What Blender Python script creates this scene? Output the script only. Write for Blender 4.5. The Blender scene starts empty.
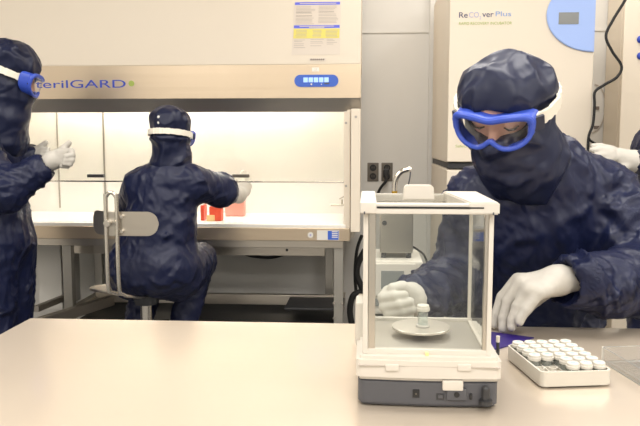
import bpy, bmesh, math, random
import numpy as np
from mathutils import Vector, Matrix, noise

random.seed(4)
SC = bpy.context.scene
COL = SC.collection
PI = math.pi

# ------------------------------------------------------------------ camera
CZ, FPX = 1.30, 720.0
YAW, TILT = math.radians(3.8), math.radians(5.95)
FWD = Vector((-math.sin(YAW) * math.cos(TILT), math.cos(YAW) * math.cos(TILT), -math.sin(TILT)))
RGT = Vector((math.cos(YAW), math.sin(YAW), 0))
UPV = RGT.cross(FWD)
CAM = Vector((0, 0, CZ))


def ray(x, y):
    return FWD + RGT * ((x - 320) / FPX) - UPV * ((y - 213) / FPX)


def P(x, y, Y):
    """world point seen at (x, y) standing at depth Y"""
    d = ray(x, y)
    return CAM + d * (Y / d.y)


def G(x, y, z):
    """world point seen at (x, y) on the level z"""
    d = ray(x, y)
    return CAM + d * ((z - CZ) / d.z)


cd = bpy.data.cameras.new('camera')
cam = bpy.data.objects.new('camera', cd)
COL.objects.link(cam)
cd.sensor_width = 36.0
cd.lens = 36.0 * FPX / 640.0
cd.clip_start = 0.05
m3 = Matrix((RGT, UPV, -FWD)).transposed()
cam.matrix_world = Matrix.Translation(CAM) @ m3.to_4x4()
SC.camera = cam


# ------------------------------------------------------------------ materials
def lin(c):
    return tuple((v / 255 / 12.92) if v / 255 <= 0.04045 else ((v / 255 + 0.055) / 1.055) ** 2.4 for v in c)


def mat(name, rgb, rough=0.5, metal=0.0, bump=None, spec=0.5, sheen=0.0, coat=0.0, vary=0.0, vscale=6.0):
    m = bpy.data.materials.new(name)
    m.use_nodes = True
    nt = m.node_tree
    b = nt.nodes['Principled BSDF']
    c = lin(rgb)
    b.inputs['Base Color'].default_value = (*c, 1)
    b.inputs['Roughness'].default_value = rough
    b.inputs['Metallic'].default_value = metal
    b.inputs['Specular IOR Level'].default_value = spec
    b.inputs['Coat Weight'].default_value = coat
    b.inputs['Coat Roughness'].default_value = 0.13
    b.inputs['Coat IOR'].default_value = 1.9
    tc = nt.nodes.new('ShaderNodeTexCoord')
    if vary:
        n = nt.nodes.new('ShaderNodeTexNoise')
        n.inputs['Scale'].default_value = vscale
        n.inputs['Detail'].default_value = 4
        nt.links.new(tc.outputs['Object'], n.inputs['Vector'])
        mx = nt.nodes.new('ShaderNodeMix')
        mx.data_type = 'RGBA'
        mx.inputs[6].default_value = (*[v * (1 - vary) for v in c], 1)
        mx.inputs[7].default_value = (*[min(1, v * (1 + vary)) for v in c], 1)
        nt.links.new(n.outputs['Fac'], mx.inputs[0])
        nt.links.new(mx.outputs[2], b.inputs['Base Color'])
    if bump:
        kind, scale, strength, dist = bump
        mp = nt.nodes.new('ShaderNodeMapping')
        nt.links.new(tc.outputs['Object'], mp.inputs['Vector'])
        if kind == 'brush_x':
            mp.inputs['Scale'].default_value = (0.6, 30, 30)
        elif kind == 'brush_z':
            mp.inputs['Scale'].default_value = (30, 30, 0.6)
        bp = nt.nodes.new('ShaderNodeBump')
        bp.inputs['Strength'].default_value = strength
        bp.inputs['Distance'].default_value = dist
        if kind == 'crinkle':
            # creased film: sharp ridges over a soft noise
            nz = nt.nodes.new('ShaderNodeTexNoise')
            nz.noise_type = 'RIDGED_MULTIFRACTAL'
            nz.inputs['Scale'].default_value = scale
            nz.inputs['Detail'].default_value = 3.5
            nz.inputs['Roughness'].default_value = 0.45
            nz.inputs['Distortion'].default_value = 0.9
            nt.links.new(mp.outputs[0], nz.inputs['Vector'])
            nt.links.new(nz.outputs['Fac'], bp.inputs['Height'])
        else:
            nz = nt.nodes.new('ShaderNodeTexNoise')
            nz.inputs['Scale'].default_value = scale
            nz.inputs['Detail'].default_value = 4
            nt.links.new(mp.outputs[0], nz.inputs['Vector'])
            nt.links.new(nz.outputs['Fac'], bp.inputs['Height'])
        nt.links.new(bp.outputs[0], b.inputs['Normal'])
    return m


def glass(name, tint, refl=1.0, haze=0.0, hazec=(240, 240, 235)):
    """thin clear sheet: see-through with a mirror sheen growing at grazing angles"""
    m = bpy.data.materials.new(name)
    m.use_nodes = True
    nt = m.node_tree
    nt.nodes.clear()
    out = nt.nodes.new('ShaderNodeOutputMaterial')
    tr = nt.nodes.new('ShaderNodeBsdfTransparent')
    tr.inputs[0].default_value = (*lin(tint), 1)
    gl = nt.nodes.new('ShaderNodeBsdfGlossy')
    gl.inputs['Roughness'].default_value = 0.03
    fr = nt.nodes.new('ShaderNodeMath')
    fr.operation = 'POWER'
    fr.inputs[1].default_value = 4.0
    lw = nt.nodes.new('ShaderNodeLayerWeight')
    lw.inputs[0].default_value = 0.5
    nt.links.new(lw.outputs['Facing'], fr.inputs[0])
    ad = nt.nodes.new('ShaderNodeMath')
    ad.operation = 'ADD'
    ad.inputs[1].default_value = 0.045
    nt.links.new(fr.outputs[0], ad.inputs[0])
    fr = ad
    mu = nt.nodes.new('ShaderNodeMath')
    mu.operation = 'MULTIPLY'
    mu.inputs[1].default_value = refl
    nt.links.new(fr.outputs[0], mu.inputs[0])
    mx = nt.nodes.new('ShaderNodeMixShader')
    nt.links.new(mu.outputs[0], mx.inputs[0])
    src = tr.outputs[0]
    if haze:
        df = nt.nodes.new('ShaderNodeBsdfDiffuse')
        df.inputs[0].default_value = (*lin(hazec), 1)
        mh = nt.nodes.new('ShaderNodeMixShader')
        mh.inputs[0].default_value = haze
        nt.links.new(tr.outputs[0], mh.inputs[1])
        nt.links.new(df.outputs[0], mh.inputs[2])
        src = mh.outputs[0]
    nt.links.new(src, mx.inputs[1])
    nt.links.new(gl.outputs[0], mx.inputs[2])
    nt.links.new(mx.outputs[0], out.inputs[0])
    return m


def emit(name, rgb, strength):
    m = mat(name, rgb, 0.4)
    b = m.node_tree.nodes['Principled BSDF']
    b.inputs['Emission Color'].default_value = (*lin(rgb), 1)
    b.inputs['Emission Strength'].default_value = strength
    return m


M = {
    'suit': mat('navy_coverall_film', (20, 26, 55), 0.42, 0, ('crinkle', 9, 1.0, 0.036), 0.32, vary=0.10),
    'hood': mat('navy_hood_film', (20, 26, 53), 0.41, 0, ('crinkle', 11, 1.0, 0.028), 0.36, vary=0.12),
    'glove': mat('white_latex', (190, 185, 176), 0.55, 0, ('noise', 60, 0.25, 0.003), 0.35),
    'skin': mat('skin', (206, 158, 134), 0.5, 0, ('noise', 200, 0.1, 0.001), 0.4),
    'brow': mat('dark_brow_hair', (50, 36, 30), 0.7),
    'blue_frame': mat('blue_goggle_rubber', (52, 80, 184), 0.4, 0, None, 0.5),
    'blue_dark': mat('dark_blue_buckle', (22, 26, 48), 0.4),
    'strap': mat('white_elastic_strap', (232, 224, 208), 0.75, 0, ('brush_z', 8, 0.4, 0.003)),
    'lens': glass('goggle_lens_clear', (250, 251, 255), 0.6, 0.0),
    'bench': mat('brushed_bench_steel', (218, 203, 184), 0.32, 0.45, ('brush_x', 1.2, 0.08, 0.004), coat=0.7, vary=0.03, vscale=3),
    'steel': mat('brushed_stainless', (196, 188, 176), 0.30, 1.0, ('brush_x', 1.5, 0.12, 0.003), vary=0.04),
    'pan': mat('satin_pan_steel', (212, 206, 196), 0.36, 0.75),
    'plate': mat('chamber_floor_plate', (186, 180, 170), 0.4, 0.6),
    'steelz': mat('brushed_stainless_upright', (186, 180, 170), 0.32, 1.0, ('brush_z', 1.5, 0.12, 0.003), vary=0.04),
    'band': mat('brushed_fascia_steel', (208, 190, 166), 0.30, 0.85, ('brush_x', 1.6, 0.12, 0.003), vary=0.03),
    'chamber': mat('chamber_steel', (242, 238, 231), 0.42, 0.25, ('brush_x', 1.6, 0.08, 0.003), vary=0.03),
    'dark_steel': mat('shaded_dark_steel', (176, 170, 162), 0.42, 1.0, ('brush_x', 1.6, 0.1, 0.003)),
    'frame_steel': mat('stand_tube_steel', (176, 172, 164), 0.38, 0.8, ('brush_z', 1.5, 0.1, 0.003), vary=0.06),
    'chrome': mat('polished_steel', (214, 208, 198), 0.16, 1.0),
    'cream': mat('cream_enamel', (228, 216, 198), 0.4, 0, None, 0.4, vary=0.01),
    'bal_white': mat('balance_white_plastic', (208, 201, 190), 0.38, 0, None, 0.5),
    'bal_grey': mat('balance_grey_plastic', (82, 82, 86), 0.5, 0, ('noise', 300, 0.15, 0.001), 0.4),
    'bal_dark': mat('balance_dark_plastic', (48, 48, 50), 0.5),
    'black': mat('black_plastic', (20, 20, 22), 0.45),
    'rubber': mat('black_rubber', (26, 25, 25), 0.6),
    'pane': glass('draft_shield_glass', (252, 253, 252), 0.42, 0.004),
    'sash': glass('sash_glass', (250, 250, 247), 0.5, 0.0),
    'vialglass': glass('vial_glass', (247, 250, 249), 1.4, 0.10),
    'acrylic': glass('clear_acrylic', (252, 252, 252), 1.2, 0.05),
    'acrylic_edge': glass('clear_acrylic_edge', (225, 225, 220), 1.5, 0.45),
    'tray': mat('white_tray_plastic', (208, 202, 190), 0.42),
    'cap': mat('white_cap_plastic', (208, 203, 193), 0.45),
    'septum': mat('pale_teal_septum', (158, 186, 186), 0.5),
    'blue': mat('blue_print', (58, 98, 196), 0.4),
    'letter_blue': mat('blue_lettering', (44, 70, 178), 0.45),
    'pale_blue': mat('pale_blue_panel', (160, 186, 240), 0.35),
    'lcd': mat('grey_lcd', (128, 130, 128), 0.25),
    'paper': mat('cream_paper', (222, 210, 196), 0.7),
    'band_violet': mat('violet_print', (104, 112, 224), 0.6),
    'yellow': mat('yellow_print', (232, 218, 112), 0.6),
    'print_grey': mat('grey_print', (188, 178, 168), 0.7),
    'print_dark': mat('dark_print', (120, 108, 100), 0.7),
    'ink': mat('dark_navy_ink', (74, 74, 110), 0.6),
    'ink_lav': mat('lavender_ink', (172, 170, 204), 0.6),
    'ink_sky': mat('sky_ink', (134, 164, 212), 0.6),
    'ink_green': mat('yellow_green_ink', (160, 178, 86), 0.6),
    'white': mat('white_enamel', (238, 232, 220), 0.4),
    'wall': mat('grey_wall_paint', (218, 215, 209), 0.6, 0, ('noise', 90, 0.05, 0.002), 0.3, vary=0.02),
    'ceil': mat('ceiling_tile_paint', (236, 232, 224), 0.8),
    'floor': mat('grey_floor_vinyl', (120, 120, 120), 0.4, 0, None, 0.4, vary=0.06),
    'red': mat('red_orange_medium', (236, 92, 62), 0.35),
    'red_pale': mat('pale_red_medium', (244, 176, 158), 0.4),
    'amber': mat('amber_cap', (250, 214, 150), 0.4),
    'purple': mat('purple_cover', (42, 24, 104), 0.45),
    'bronze': mat('bronze_plate', (112, 106, 98), 0.38, 0.8),
    'carton': mat('white_carton', (220, 216, 208), 0.7),
    'lit_blue': emit('lit_display_blue', (170, 205, 255), 0.35),
    'brass': mat('yellow_brass', (200, 160, 60), 0.3, 0.9),
}


# ------------------------------------------------------------------ object helpers
def tag(o, label=None, cat=None, group=None, kind=None):
    if label: o['label'] = label
    if cat: o['category'] = cat
    if group: o['group'] = group
    if kind: o['kind'] = kind
    return o


def empty(name, loc, label=None, cat=None, group=None):
    o = bpy.data.objects.new(name, None)
    COL.objects.link(o)
    o.location = loc
    o.empty_display_size = 0.05
    return tag(o, label, cat, group)


def origin_of(parent):
    v = Vector((0, 0, 0))
    while parent is not None:
        v = v + parent.location
        parent = parent.parent
    return v


class MB:
    """gathers shapes in world coordinates and links them as ONE mesh object"""
    def __init__(s):
        s.bm = bmesh.new()
        s.mats = []

    def _mi(s, m):
        if m is None:
            return 0
        if m not in s.mats:
            s.mats.append(m)
        return s.mats.index(m)

    def _add(s, tmp, mtx, m):
        if mtx is not None:
            bmesh.ops.transform(tmp, matrix=mtx, verts=tmp.verts)
        i = s._mi(m)
        for f in tmp.faces:
            f.material_index = i
        me = bpy.data.meshes.new('tmp')
        tmp.to_mesh(me)
        tmp.free()
        s.bm.from_mesh(me)
        bpy.data.meshes.remove(me)
        return s

    def box(s, a, b, bev=0.0, m=None, rot=None, seg=2):
        a, b = Vector(a), Vector(b)
        c = (a + b) / 2
        t = bmesh.new()
        bmesh.ops.create_cube(t, size=1)
        d = Vector((abs(b.x - a.x), abs(b.y - a.y), abs(b.z - a.z)))
        bmesh.ops.scale(t, vec=d, verts=t.verts)
        if bev > 0:
            bmesh.ops.bevel(t, geom=list(t.edges), offset=min(bev, min(d) * 0.49), segments=seg, affect='EDGES', profile=0.5)
        mx = Matrix.Translation(c)
        if rot is not None:
            mx = mx @ rot.to_4x4()
        return s._add(t, mx, m)

    def bar(s, p, q, w, h, bev=0.0, m=None, up=(0, 0, 1)):
        """rectangular bar from p to q, w wide and h high"""
        p, q = Vector(p), Vector(q)
        d = q - p
        x = d.normalized()
        y = Vector(up).cross(x)
        if y.length < 1e-5:
            y = Vector((0, 1, 0)).cross(x)
        y.normalize()
        z = x.cross(y)
        R = Matrix((x, y, z)).transposed()
        h2 = Vector((d.length, w, h)) / 2
        c = (p + q) / 2
        return s.box(c - h2, c + h2, bev, m, R)

    def cyl(s, p, q, r0, r1=None, seg=24, m=None, bev=0.0):
        p, q = Vector(p), Vector(q)
        d = q - p
        t = bmesh.new()
        bmesh.ops.create_cone(t, cap_ends=True, segments=seg, radius1=r0, radius2=r0 if r1 is None else r1, depth=d.length)
        if bev > 0:
            es = [e for e in t.edges if len(e.link_faces) == 2 and any(len(f.verts) > 4 for f in e.link_faces)]
            bmesh.ops.bevel(t, geom=es, offset=bev, segments=2, affect='EDGES')
        R = Vector((0, 0, 1)).rotation_difference(d).to_matrix().to_4x4()
        return s._add(t, Matrix.Translation((p + q) / 2) @ R, m)

    def ball(s, c, r, m=None, sub=3):
        t = bmesh.new()
        bmesh.ops.create_uvsphere(t, u_segments=8 * sub, v_segments=4 * sub, radius=1)
        r = Vector((r, r, r)) if not hasattr(r, '__len__') else Vector(r)
        return s._add(t, Matrix.Translation(c) @ Matrix.Diagonal((*r, 1)), m)

    def tube(s, pts, r, seg=10, closed=False, m=None, smooth=0, flat=None):
        pts = [Vector(p) for p in pts]
        if smooth:
            pts = spline(pts, smooth, closed)
        n = len(pts)
        t = bmesh.new()
        rings = []
        prev = None
        for i in range(n):
            if closed:
                tg = pts[(i + 1) % n] - pts[i - 1]
            else:
                tg = pts[min(i + 1, n - 1)] - pts[max(i - 1, 0)]
            tg.normalize()
            if prev is None:
                nrm = tg.orthogonal().normalized()
            else:
                nrm = (prev - tg * prev.dot(tg)).normalized()
            prev = nrm
            bi = tg.cross(nrm)
            rr = r[i] if hasattr(r, '__len__') else r
            rings.append([t.verts.new(pts[i] + (nrm * math.cos(2 * PI * k / seg) + bi * math.sin(2 * PI * k / seg)) * rr) for k in range(seg)])
        for i in range(n if closed else n - 1):
            a, b = rings[i], rings[(i + 1) % n]
            for k in range(seg):
                t.faces.new((a[k], a[(k + 1) % seg], b[(k + 1) % seg], b[k]))
        if not closed:
            t.faces.new(rings[0][::-1])
            t.faces.new(rings[-1])
        bmesh.ops.recalc_face_normals(t, faces=t.faces)
        return s._add(t, None, m)

    def lathe(s, prof, c=(0, 0, 0), seg=32, m=None, mtx=None):
        """profile of (radius, z) turned about the upright axis through c"""
        t = bmesh.new()
        rings = []
        for r, z in prof:
            if r < 1e-6:
                rings.append([t.verts.new((0, 0, z))])
            else:
                rings.append([t.verts.new((r * math.cos(2 * PI * k / seg), r * math.sin(2 * PI * k / seg), z)) for k in range(seg)])
        for a, b in zip(rings, rings[1:]):
            for k in range(seg):
                k2 = (k + 1) % seg
                if len(a) == 1 and len(b) == 1:
                    continue
                if len(a) == 1:
                    t.faces.new((a[0], b[k2], b[k]))
                elif len(b) == 1:
                    t.faces.new((a[k], a[k2], b[0]))
                else:
                    t.faces.new((a[k], a[k2], b[k2], b[k]))
        bmesh.ops.recalc_face_normals(t, faces=t.faces)
        return s._add(t, Matrix.Translation(c) @ (mtx or Matrix.Identity(4)), m)

    def prism(s, pts, depth, m=None, mtx=None, bev=0.0):
        """outline in local XY pushed along local Z, placed with mtx"""
        t = bmesh.new()
        lo = [t.verts.new((x, y, 0)) for x, y in pts]
        hi = [t.verts.new((x, y, depth)) for x, y in pts]
        n = len(pts)
        t.faces.new(lo[::-1])
        t.faces.new(hi)
        for i in range(n):
            t.faces.new((lo[i], lo[(i + 1) % n], hi[(i + 1) % n], hi[i]))
        bmesh.ops.recalc_face_normals(t, faces=t.faces)
        if bev > 0:
            es = [e for e in t.edges if any(len(f.verts) == n and n != 4 for f in e.link_faces)] or list(t.edges)
            bmesh.ops.bevel(t, geom=es, offset=bev, segments=2, affect='EDGES')
        return s._add(t, mtx, m)

    def raw(s, verts, faces, m=None):
        t = bmesh.new()
        vs = [t.verts.new(v) for v in verts]
        for f in faces:
            try:
                t.faces.new([vs[i] for i in f])
            except ValueError:
                pass
        bmesh.ops.recalc_face_normals(t, faces=t.faces)
        return s._add(t, None, m)

    def build(s, name, m=None, parent=None, smooth=True, loc=None):
        me = bpy.data.meshes.new(name)
        o = bpy.data.objects.new(name, me)
        if parent is not None:
            off = origin_of(parent)
            o.parent = parent
        else:
            if loc is None:
                xs = [v.co for v in s.bm.verts]
                loc = Vector(((min(v.x for v in xs) + max(v.x for v in xs)) / 2,
                              (min(v.y for v in xs) + max(v.y for v in xs)) / 2, min(v.z for v in xs)))
            off = Vector(loc)
            o.location = off
        bmesh.ops.translate(s.bm, vec=-off, verts=s.bm.verts)
        s.bm.to_mesh(me)
        s.bm.free()
        if s.mats:
            for k in s.mats:
                me.materials.append(k)
        elif m is not None:
            me.materials.append(m)
        COL.objects.link(o)
        if smooth:
            me.polygons.foreach_set('use_smooth', [True] * len(me.polygons))
            try:
                me.set_sharp_from_angle(angle=math.radians(35))
            except Exception:
                pass
            wn = o.modifiers.new('even_normals', 'WEIGHTED_NORMAL')
            wn.keep_sharp = True
            wn.weight = 100
        return o


def spline(pts, sub, closed=False):
    out = []
    n = len(pts)
    rng = range(n if closed else n - 1)
    for i in rng:
        if closed:
            p0, p1, p2, p3 = pts[i - 1], pts[i], pts[(i + 1) % n], pts[(i + 2) % n]
        else:
            p0, p1, p2, p3 = pts[max(i - 1, 0)], pts[i], pts[i + 1], pts[min(i + 2, n - 1)]
        for k in range(sub):
            t = k / sub
            out.append(0.5 * ((2 * p1) + (p2 - p0) * t + (2 * p0 - 5 * p1 + 4 * p2 - p3) * t * t + (3 * p1 - p0 - 3 * p2 + p3) * t ** 3))
    if not closed:
        out.append(pts[-1])
    return out


def text(name, body, x0, x1, z0, z1, Y, m, parent, depth=0.0015, bold=0.0, face=None):
    """raised lettering facing the camera side (-Y), filling the given rectangle"""
    cu = bpy.data.curves.new(name, 'FONT')
    cu.body = body
    cu.extrude = 0.0
    cu.offset = bold
    to = bpy.data.objects.new('tmp_text', cu)
    COL.objects.link(to)
    dg = bpy.context.evaluated_depsgraph_get()
    me = bpy.data.meshes.new_from_object(to.evaluated_get(dg))
    bpy.data.objects.remove(to)
    bpy.data.curves.remove(cu)
    co = np.array([v.co[:] for v in me.vertices])
    lo, hi = co.min(0), co.max(0)
    vs = []
    for c in co:
        u = (c[0] - lo[0]) / (hi[0] - lo[0])
        w = (c[1] - lo[1]) / (hi[1] - lo[1])
        vs.append((x0 + u * (x1 - x0), Y - depth, z0 + w * (z1 - z0)))
    fs = [list(p.vertices) for p in me.polygons]
    bpy.data.meshes.remove(me)
    b = MB()
    t = bmesh.new()
    tv = [t.verts.new(v) for v in vs]
    for f in fs:
        try:
            t.faces.new([tv[i] for i in f])
        except ValueError:
            pass
    r = bmesh.ops.extrude_face_region(t, geom=list(t.faces))
    bmesh.ops.translate(t, vec=(0, depth, 0), verts=[g for g in r['geom'] if isinstance(g, bmesh.types.BMVert)])
    bmesh.ops.recalc_face_normals(t, faces=t.faces)
    b._add(t, None, m)
    return b.build(name, m, parent, smooth=False)


def copy_tree(o, parent=None):
    c = o.copy()
    COL.objects.link(c)
    if parent is not None:
        c.parent = parent
    for ch in list(o.children):
        copy_tree(ch, c)
    return c


# ------------------------------------------------------------------ soft bodies: distance fields meshed with surface nets
class Cone:
    def __init__(s, a, b, ra, rb, k=0.02, ax=None, st=1.0, op=1):
        s.a, s.b = np.array(a, float), np.array(b, float)
        s.ra, s.rb, s.k, s.st, s.op = ra, rb, k, st, op
        s.ax = None if ax is None else np.array(ax, float) / np.linalg.norm(ax)
        r = max(ra, rb) * max(1, st)
        s.lo = np.minimum(s.a, s.b) - r
        s.hi = np.maximum(s.a, s.b) + r

    def d(s, p, infl):
        q = p - s.a
        v = s.b - s.a
        t = np.clip((q @ v) / max(v @ v, 1e-9), 0, 1)
        w = q - t[..., None] * v
        if s.ax is not None:
            c = w @ s.ax
            w = w - (c * (1 - 1 / s.st))[..., None] * s.ax
        return np.linalg.norm(w, axis=-1) - (s.ra + (s.rb - s.ra) * t) - infl


class Ell:
    def __init__(s, c, r, R=None, k=0.02, op=1):
        s.c, s.r, s.k, s.op = np.array(c, float), np.array(r, float), k, op
        s.R = np.eye(3) if R is None else np.array(R)
        e = np.sqrt(((s.R * s.r) ** 2).sum(1))
        s.lo, s.hi = s.c - e, s.c + e

    def d(s, p, infl):
        q = (p - s.c) @ s.R
        r = s.r + infl
        k0 = np.linalg.norm(q / r, axis=-1)
        k1 = np.linalg.norm(q / (r * r), axis=-1)
        return k0 * (k0 - 1) / np.maximum(k1, 1e-6)


def field_mesh(prims, h, infl=0.0):
    add = [p for p in prims if p.op > 0]
    mg = 0.06
    lo = np.min([p.lo for p in add], 0) - infl - 4 * h
    hi = np.max([p.hi for p in add], 0) + infl + 4 * h
    n = np.ceil((hi - lo) / h).astype(int) + 1
    D = np.full(n, 1.0, np.float64)
    axs = [lo[i] + h * np.arange(n[i]) for i in range(3)]
    for p in prims:
        i0 = np.clip(np.floor((p.lo - infl - mg - lo) / h).astype(int), 0, n)
        i1 = np.clip(np.ceil((p.hi + infl + mg - lo) / h).astype(int) + 1, 0, n)
        sl = tuple(slice(i0[i], i1[i]) for i in range(3))
        if any(i1[i] <= i0[i] for i in range(3)):
            continue
        g = np.stack(np.meshgrid(*[axs[i][sl[i]] for i in range(3)], indexing='ij'), -1)
        d = p.d(g, infl if p.op > 0 else -infl)
        a = D[sl]
        if p.op > 0:
            hh = np.clip(0.5 + 0.5 * (a - d) / p.k, 0, 1)
            D[sl] = a * (1 - hh) + d * hh - p.k * hh * (1 - hh)
        else:
            d = -d
            hh = np.clip(0.5 - 0.5 * (a - d) / p.k, 0, 1)
            D[sl] = a * (1 - hh) + d * hh + p.k * hh * (1 - hh)
    S = D < 0
    c = [S[i:n[0] - 1 + i, j:n[1] - 1 + j, k:n[2] - 1 + k] for i in (0, 1) for j in (0, 1) for k in (0, 1)]
    cnt = sum(x.astype(np.int8) for x in c)
    act = (cnt > 0) & (cnt < 8)
    idx = np.full(act.shape, -1, np.int64)
    cells = np.argwhere(act)
    idx[act] = np.arange(len(cells))
    acc = np.zeros((len(cells), 3))
    num = np.zeros(len(cells))
    cor = [(i, j, k) for i in (0, 1) for j in (0, 1) for k in (0, 1)]
    val = {q: D[cells[:, 0] + q[0], cells[:, 1] + q[1], cells[:, 2] + q[2]] for q in cor}
    for q in cor:
        for ax in range(3):
            if q[ax]:
                continue
            q2 = list(q)
            q2[ax] = 1
            a, b = val[q], val[tuple(q2)]
            x = (a < 0) != (b < 0)
            t = np.where(x, a / np.where(x, a - b, 1), 0)
            pt = np.tile(np.array(q, float), (len(cells), 1))
            pt[:, ax] = t
            acc[x] += pt[x]
            num += x
    V = lo + h * (cells + acc / np.maximum(num, 1)[:, None])
    F = []
    for ax in range(3):
        s0 = [slice(None)] * 3
        s1 = [slice(None)] * 3
        s0[ax], s1[ax] = slice(0, n[ax] - 1), slice(1, n[ax])
        a, b = S[tuple(s0)], S[tuple(s1)]
        e = np.argwhere(a != b)
        u, v = (ax + 1) % 3, (ax + 2) % 3
        e = e[(e[:, u] > 0) & (e[:, v] > 0) & (e[:, u] < n[u] - 1) & (e[:, v] < n[v] - 1)]
        ins = a[tuple(e.T)]
        qs = []
        for du, dv in ((1, 1), (0, 1), (0, 0), (1, 0)):
            f = e.copy()
            f[:, u] -= du
            f[:, v] -= dv
            qs.append(idx[tuple(f.T)])
        q = np.stack(qs, 1)
        q[~ins] = q[~ins][:, ::-1]
        F.append(q)
    F = np.concatenate(F)
    a, b, c = V[F[:, 0]], V[F[:, 1]], V[F[:, 2]]
    if (a * np.cross(b, c)).sum() + (a * np.cross(c, V[F[:, 3]])).sum() < 0:
        F = F[:, ::-1]
    return V, F


def relax(V, F, it):
    if it == 0:
        return V
    e = np.concatenate([F[:, [i, (i + 1) % 4]] for i in range(4)])
    for _ in range(it):
        acc = np.zeros_like(V)
        num = np.zeros(len(V))
        np.add.at(acc, e[:, 0], V[e[:, 1]])
        np.add.at(acc, e[:, 1], V[e[:, 0]])
        np.add.at(num, e[:, 0], 1)
        np.add.at(num, e[:, 1], 1)
        V = V * 0.4 + 0.6 * acc / np.maximum(num, 1)[:, None]
    return V


def soft(name, prims, h, m, parent=None, infl=0.0, wrinkle=None, smooth_it=1, loc=None, folds_fn=None):
    V, F = field_mesh(prims, h, infl)
    V = relax(V, F, smooth_it)
    if folds_fn is not None:
        V = folds_fn(V, F)
    me = bpy.data.meshes.new(name)
    me.from_pydata(V.tolist(), [], F.tolist())
    me.update()
    if wrinkle:
        N = np.zeros(len(V) * 3)
        me.vertices.foreach_get('normal', N)
        N = N.reshape(-1, 3)
        dsp = np.array([wrinkle(Vector(v)) for v in V])
        V = V + N * dsp[:, None]
    if parent is not None:
        off = np.array(origin_of(parent))
    else:
        off = np.array(loc if loc is not None else ((V[:, 0].min() + V[:, 0].max()) / 2, (V[:, 1].min() + V[:, 1].max()) / 2, V[:, 2].min()))
    me.vertices.foreach_set('co', (V - off).ravel())
    me.update()
    me.materials.append(m)
    me.polygons.foreach_set('use_smooth', [True] * len(me.polygons))
    o = bpy.data.objects.new(name, me)
    COL.objects.link(o)
    if parent is not None:
        o.parent = parent
    else:
        o.location = off
    return o


def crumple(seed, a1, f1, a2, f2, a3=0.0, f3=60.0, st=(1, 1, 1)):
    s = Vector((seed * 7.13, seed * 3.7, seed * 1.9))

    def w(p):
        q = Vector((p.x * st[0], p.y * st[1], p.z * st[2]))
        wv = noise.noise_vector(q * 5 + s) * 0.35
        n1 = noise.noise(q * f1 + wv + s)
        n2 = noise.noise(q * f2 + wv * 2 - s)
        d = a1 * (0.45 - 2.0 * abs(n1)) + a2 * (0.45 - 2.0 * abs(n2))
        if a3:
            d += a3 * noise.noise(q * f3 + s)
        return d
    return w


def folds(prims, seed, amp=.011, f_len=20.0, f_wide=6.5, body=.105):
    """cloth folds laid out limb by limb: rings and diagonals on sleeves and legs, hanging drapes on the trunk"""
    cones = [p for p in prims if isinstance(p, Cone) and p.op > 0]

    def fn(V, F):
        me = bpy.data.meshes.new('t')
        me.from_pydata(V.tolist(), [], F.tolist())
        me.update()
        N = np.zeros(len(V) * 3)
        me.vertices.foreach_get('normal', N)
        N = N.reshape(-1, 3)
        bpy.data.meshes.remove(me)
        W = np.stack([np.exp(-np.clip(c.d(V, 0), -.02, 1) / .022) for c in cones], 1)
        W /= W.sum(1, keepdims=True)
        D = np.zeros(len(V))
        for i, c in enumerate(cones):
            sel = np.where(W[:, i] > .04)[0]
            if not len(sel):
                continue
            u = c.b - c.a
            L = np.linalg.norm(u)
            u = u / max(L, 1e-6)
            e1 = np.cross(u, (0.3, 1, 0.2))
            e1 /= np.linalg.norm(e1)
            e2 = np.cross(u, e1)
            q = V[sel] - c.a
            t, s1, s2 = q @ u, q @ e1, q @ e2
            trunk = max(c.ra, c.rb) > body
            fl, fw = (f_len * .36, f_len * .62) if trunk else (f_len, f_wide)
            o = seed * 3.17 + i * 11.3
            out = np.zeros(len(sel))
            for j in range(len(sel)):
                A = Vector((t[j], s1[j], s2[j]))
                wv = noise.noise_vector(A * 4.5 + Vector((o, o, o))) * .05
                tt, a1, a2 = A.x + wv.x, A.y + wv.y, A.z + wv.z
                n1 = noise.noise(Vector(((tt + .45 * a1 - .25 * a2) * fl + o, a1 * fw, a2 * fw)))
                n2 = noise.noise(Vector(((tt - .6 * a1 + .5 * a2) * fl * 1.9 - o, a1 * fw * 2.0, a2 * fw * 2.0 + o)))
                r1 = max(0.0, 1 - 2.2 * abs(n1))
                r2 = max(0.0, 1 - 2.2 * abs(n2))
                n3 = noise.noise(Vector(((tt + .9 * a1 + .7 * a2) * fl * 2.6 + o * 2, (a1 - .8 * tt) * fw * 3.0, (a2 + .4 * tt) * fw * 3.0 - o)))
                r3 = max(0.0, 1 - 2.4 * abs(n3))
                out[j] = (r1 ** 1.8 - .36) + .5 * (r2 ** 1.6 - .38) + .30 * (r3 ** 1.5 - .38)
            D[sel] += W[sel, i] * out
        return V + N * (amp * D)[:, None]
    return fn


def Rhead(theta, pitch, roll=0.0):
    """local axes: +y looks forward, +z up; theta turns about the upright, pitch nods down"""
    t, p, r = math.radians(theta), math.radians(pitch), math.radians(roll)
    return Matrix.Rotation(t, 3, 'Z') @ Matrix.Rotation(-p, 3, 'X') @ Matrix.Rotation(r, 3, 'Y')


def trace(prims, x, y, near=1.0, sink=0.0):
    """point where the sight line through (x, y) meets the soft body"""
    d = np.array(ray(x, y))
    d = d / np.linalg.norm(d)
    p = np.array(CAM) + d * near
    for _ in range(80):
        s = min(float(q.d(p[None], 0)[0]) for q in prims if q.op > 0)
        if s < .001:
            break
        p = p + d * max(s, .001)
    return Vector(p + d * sink)


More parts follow.
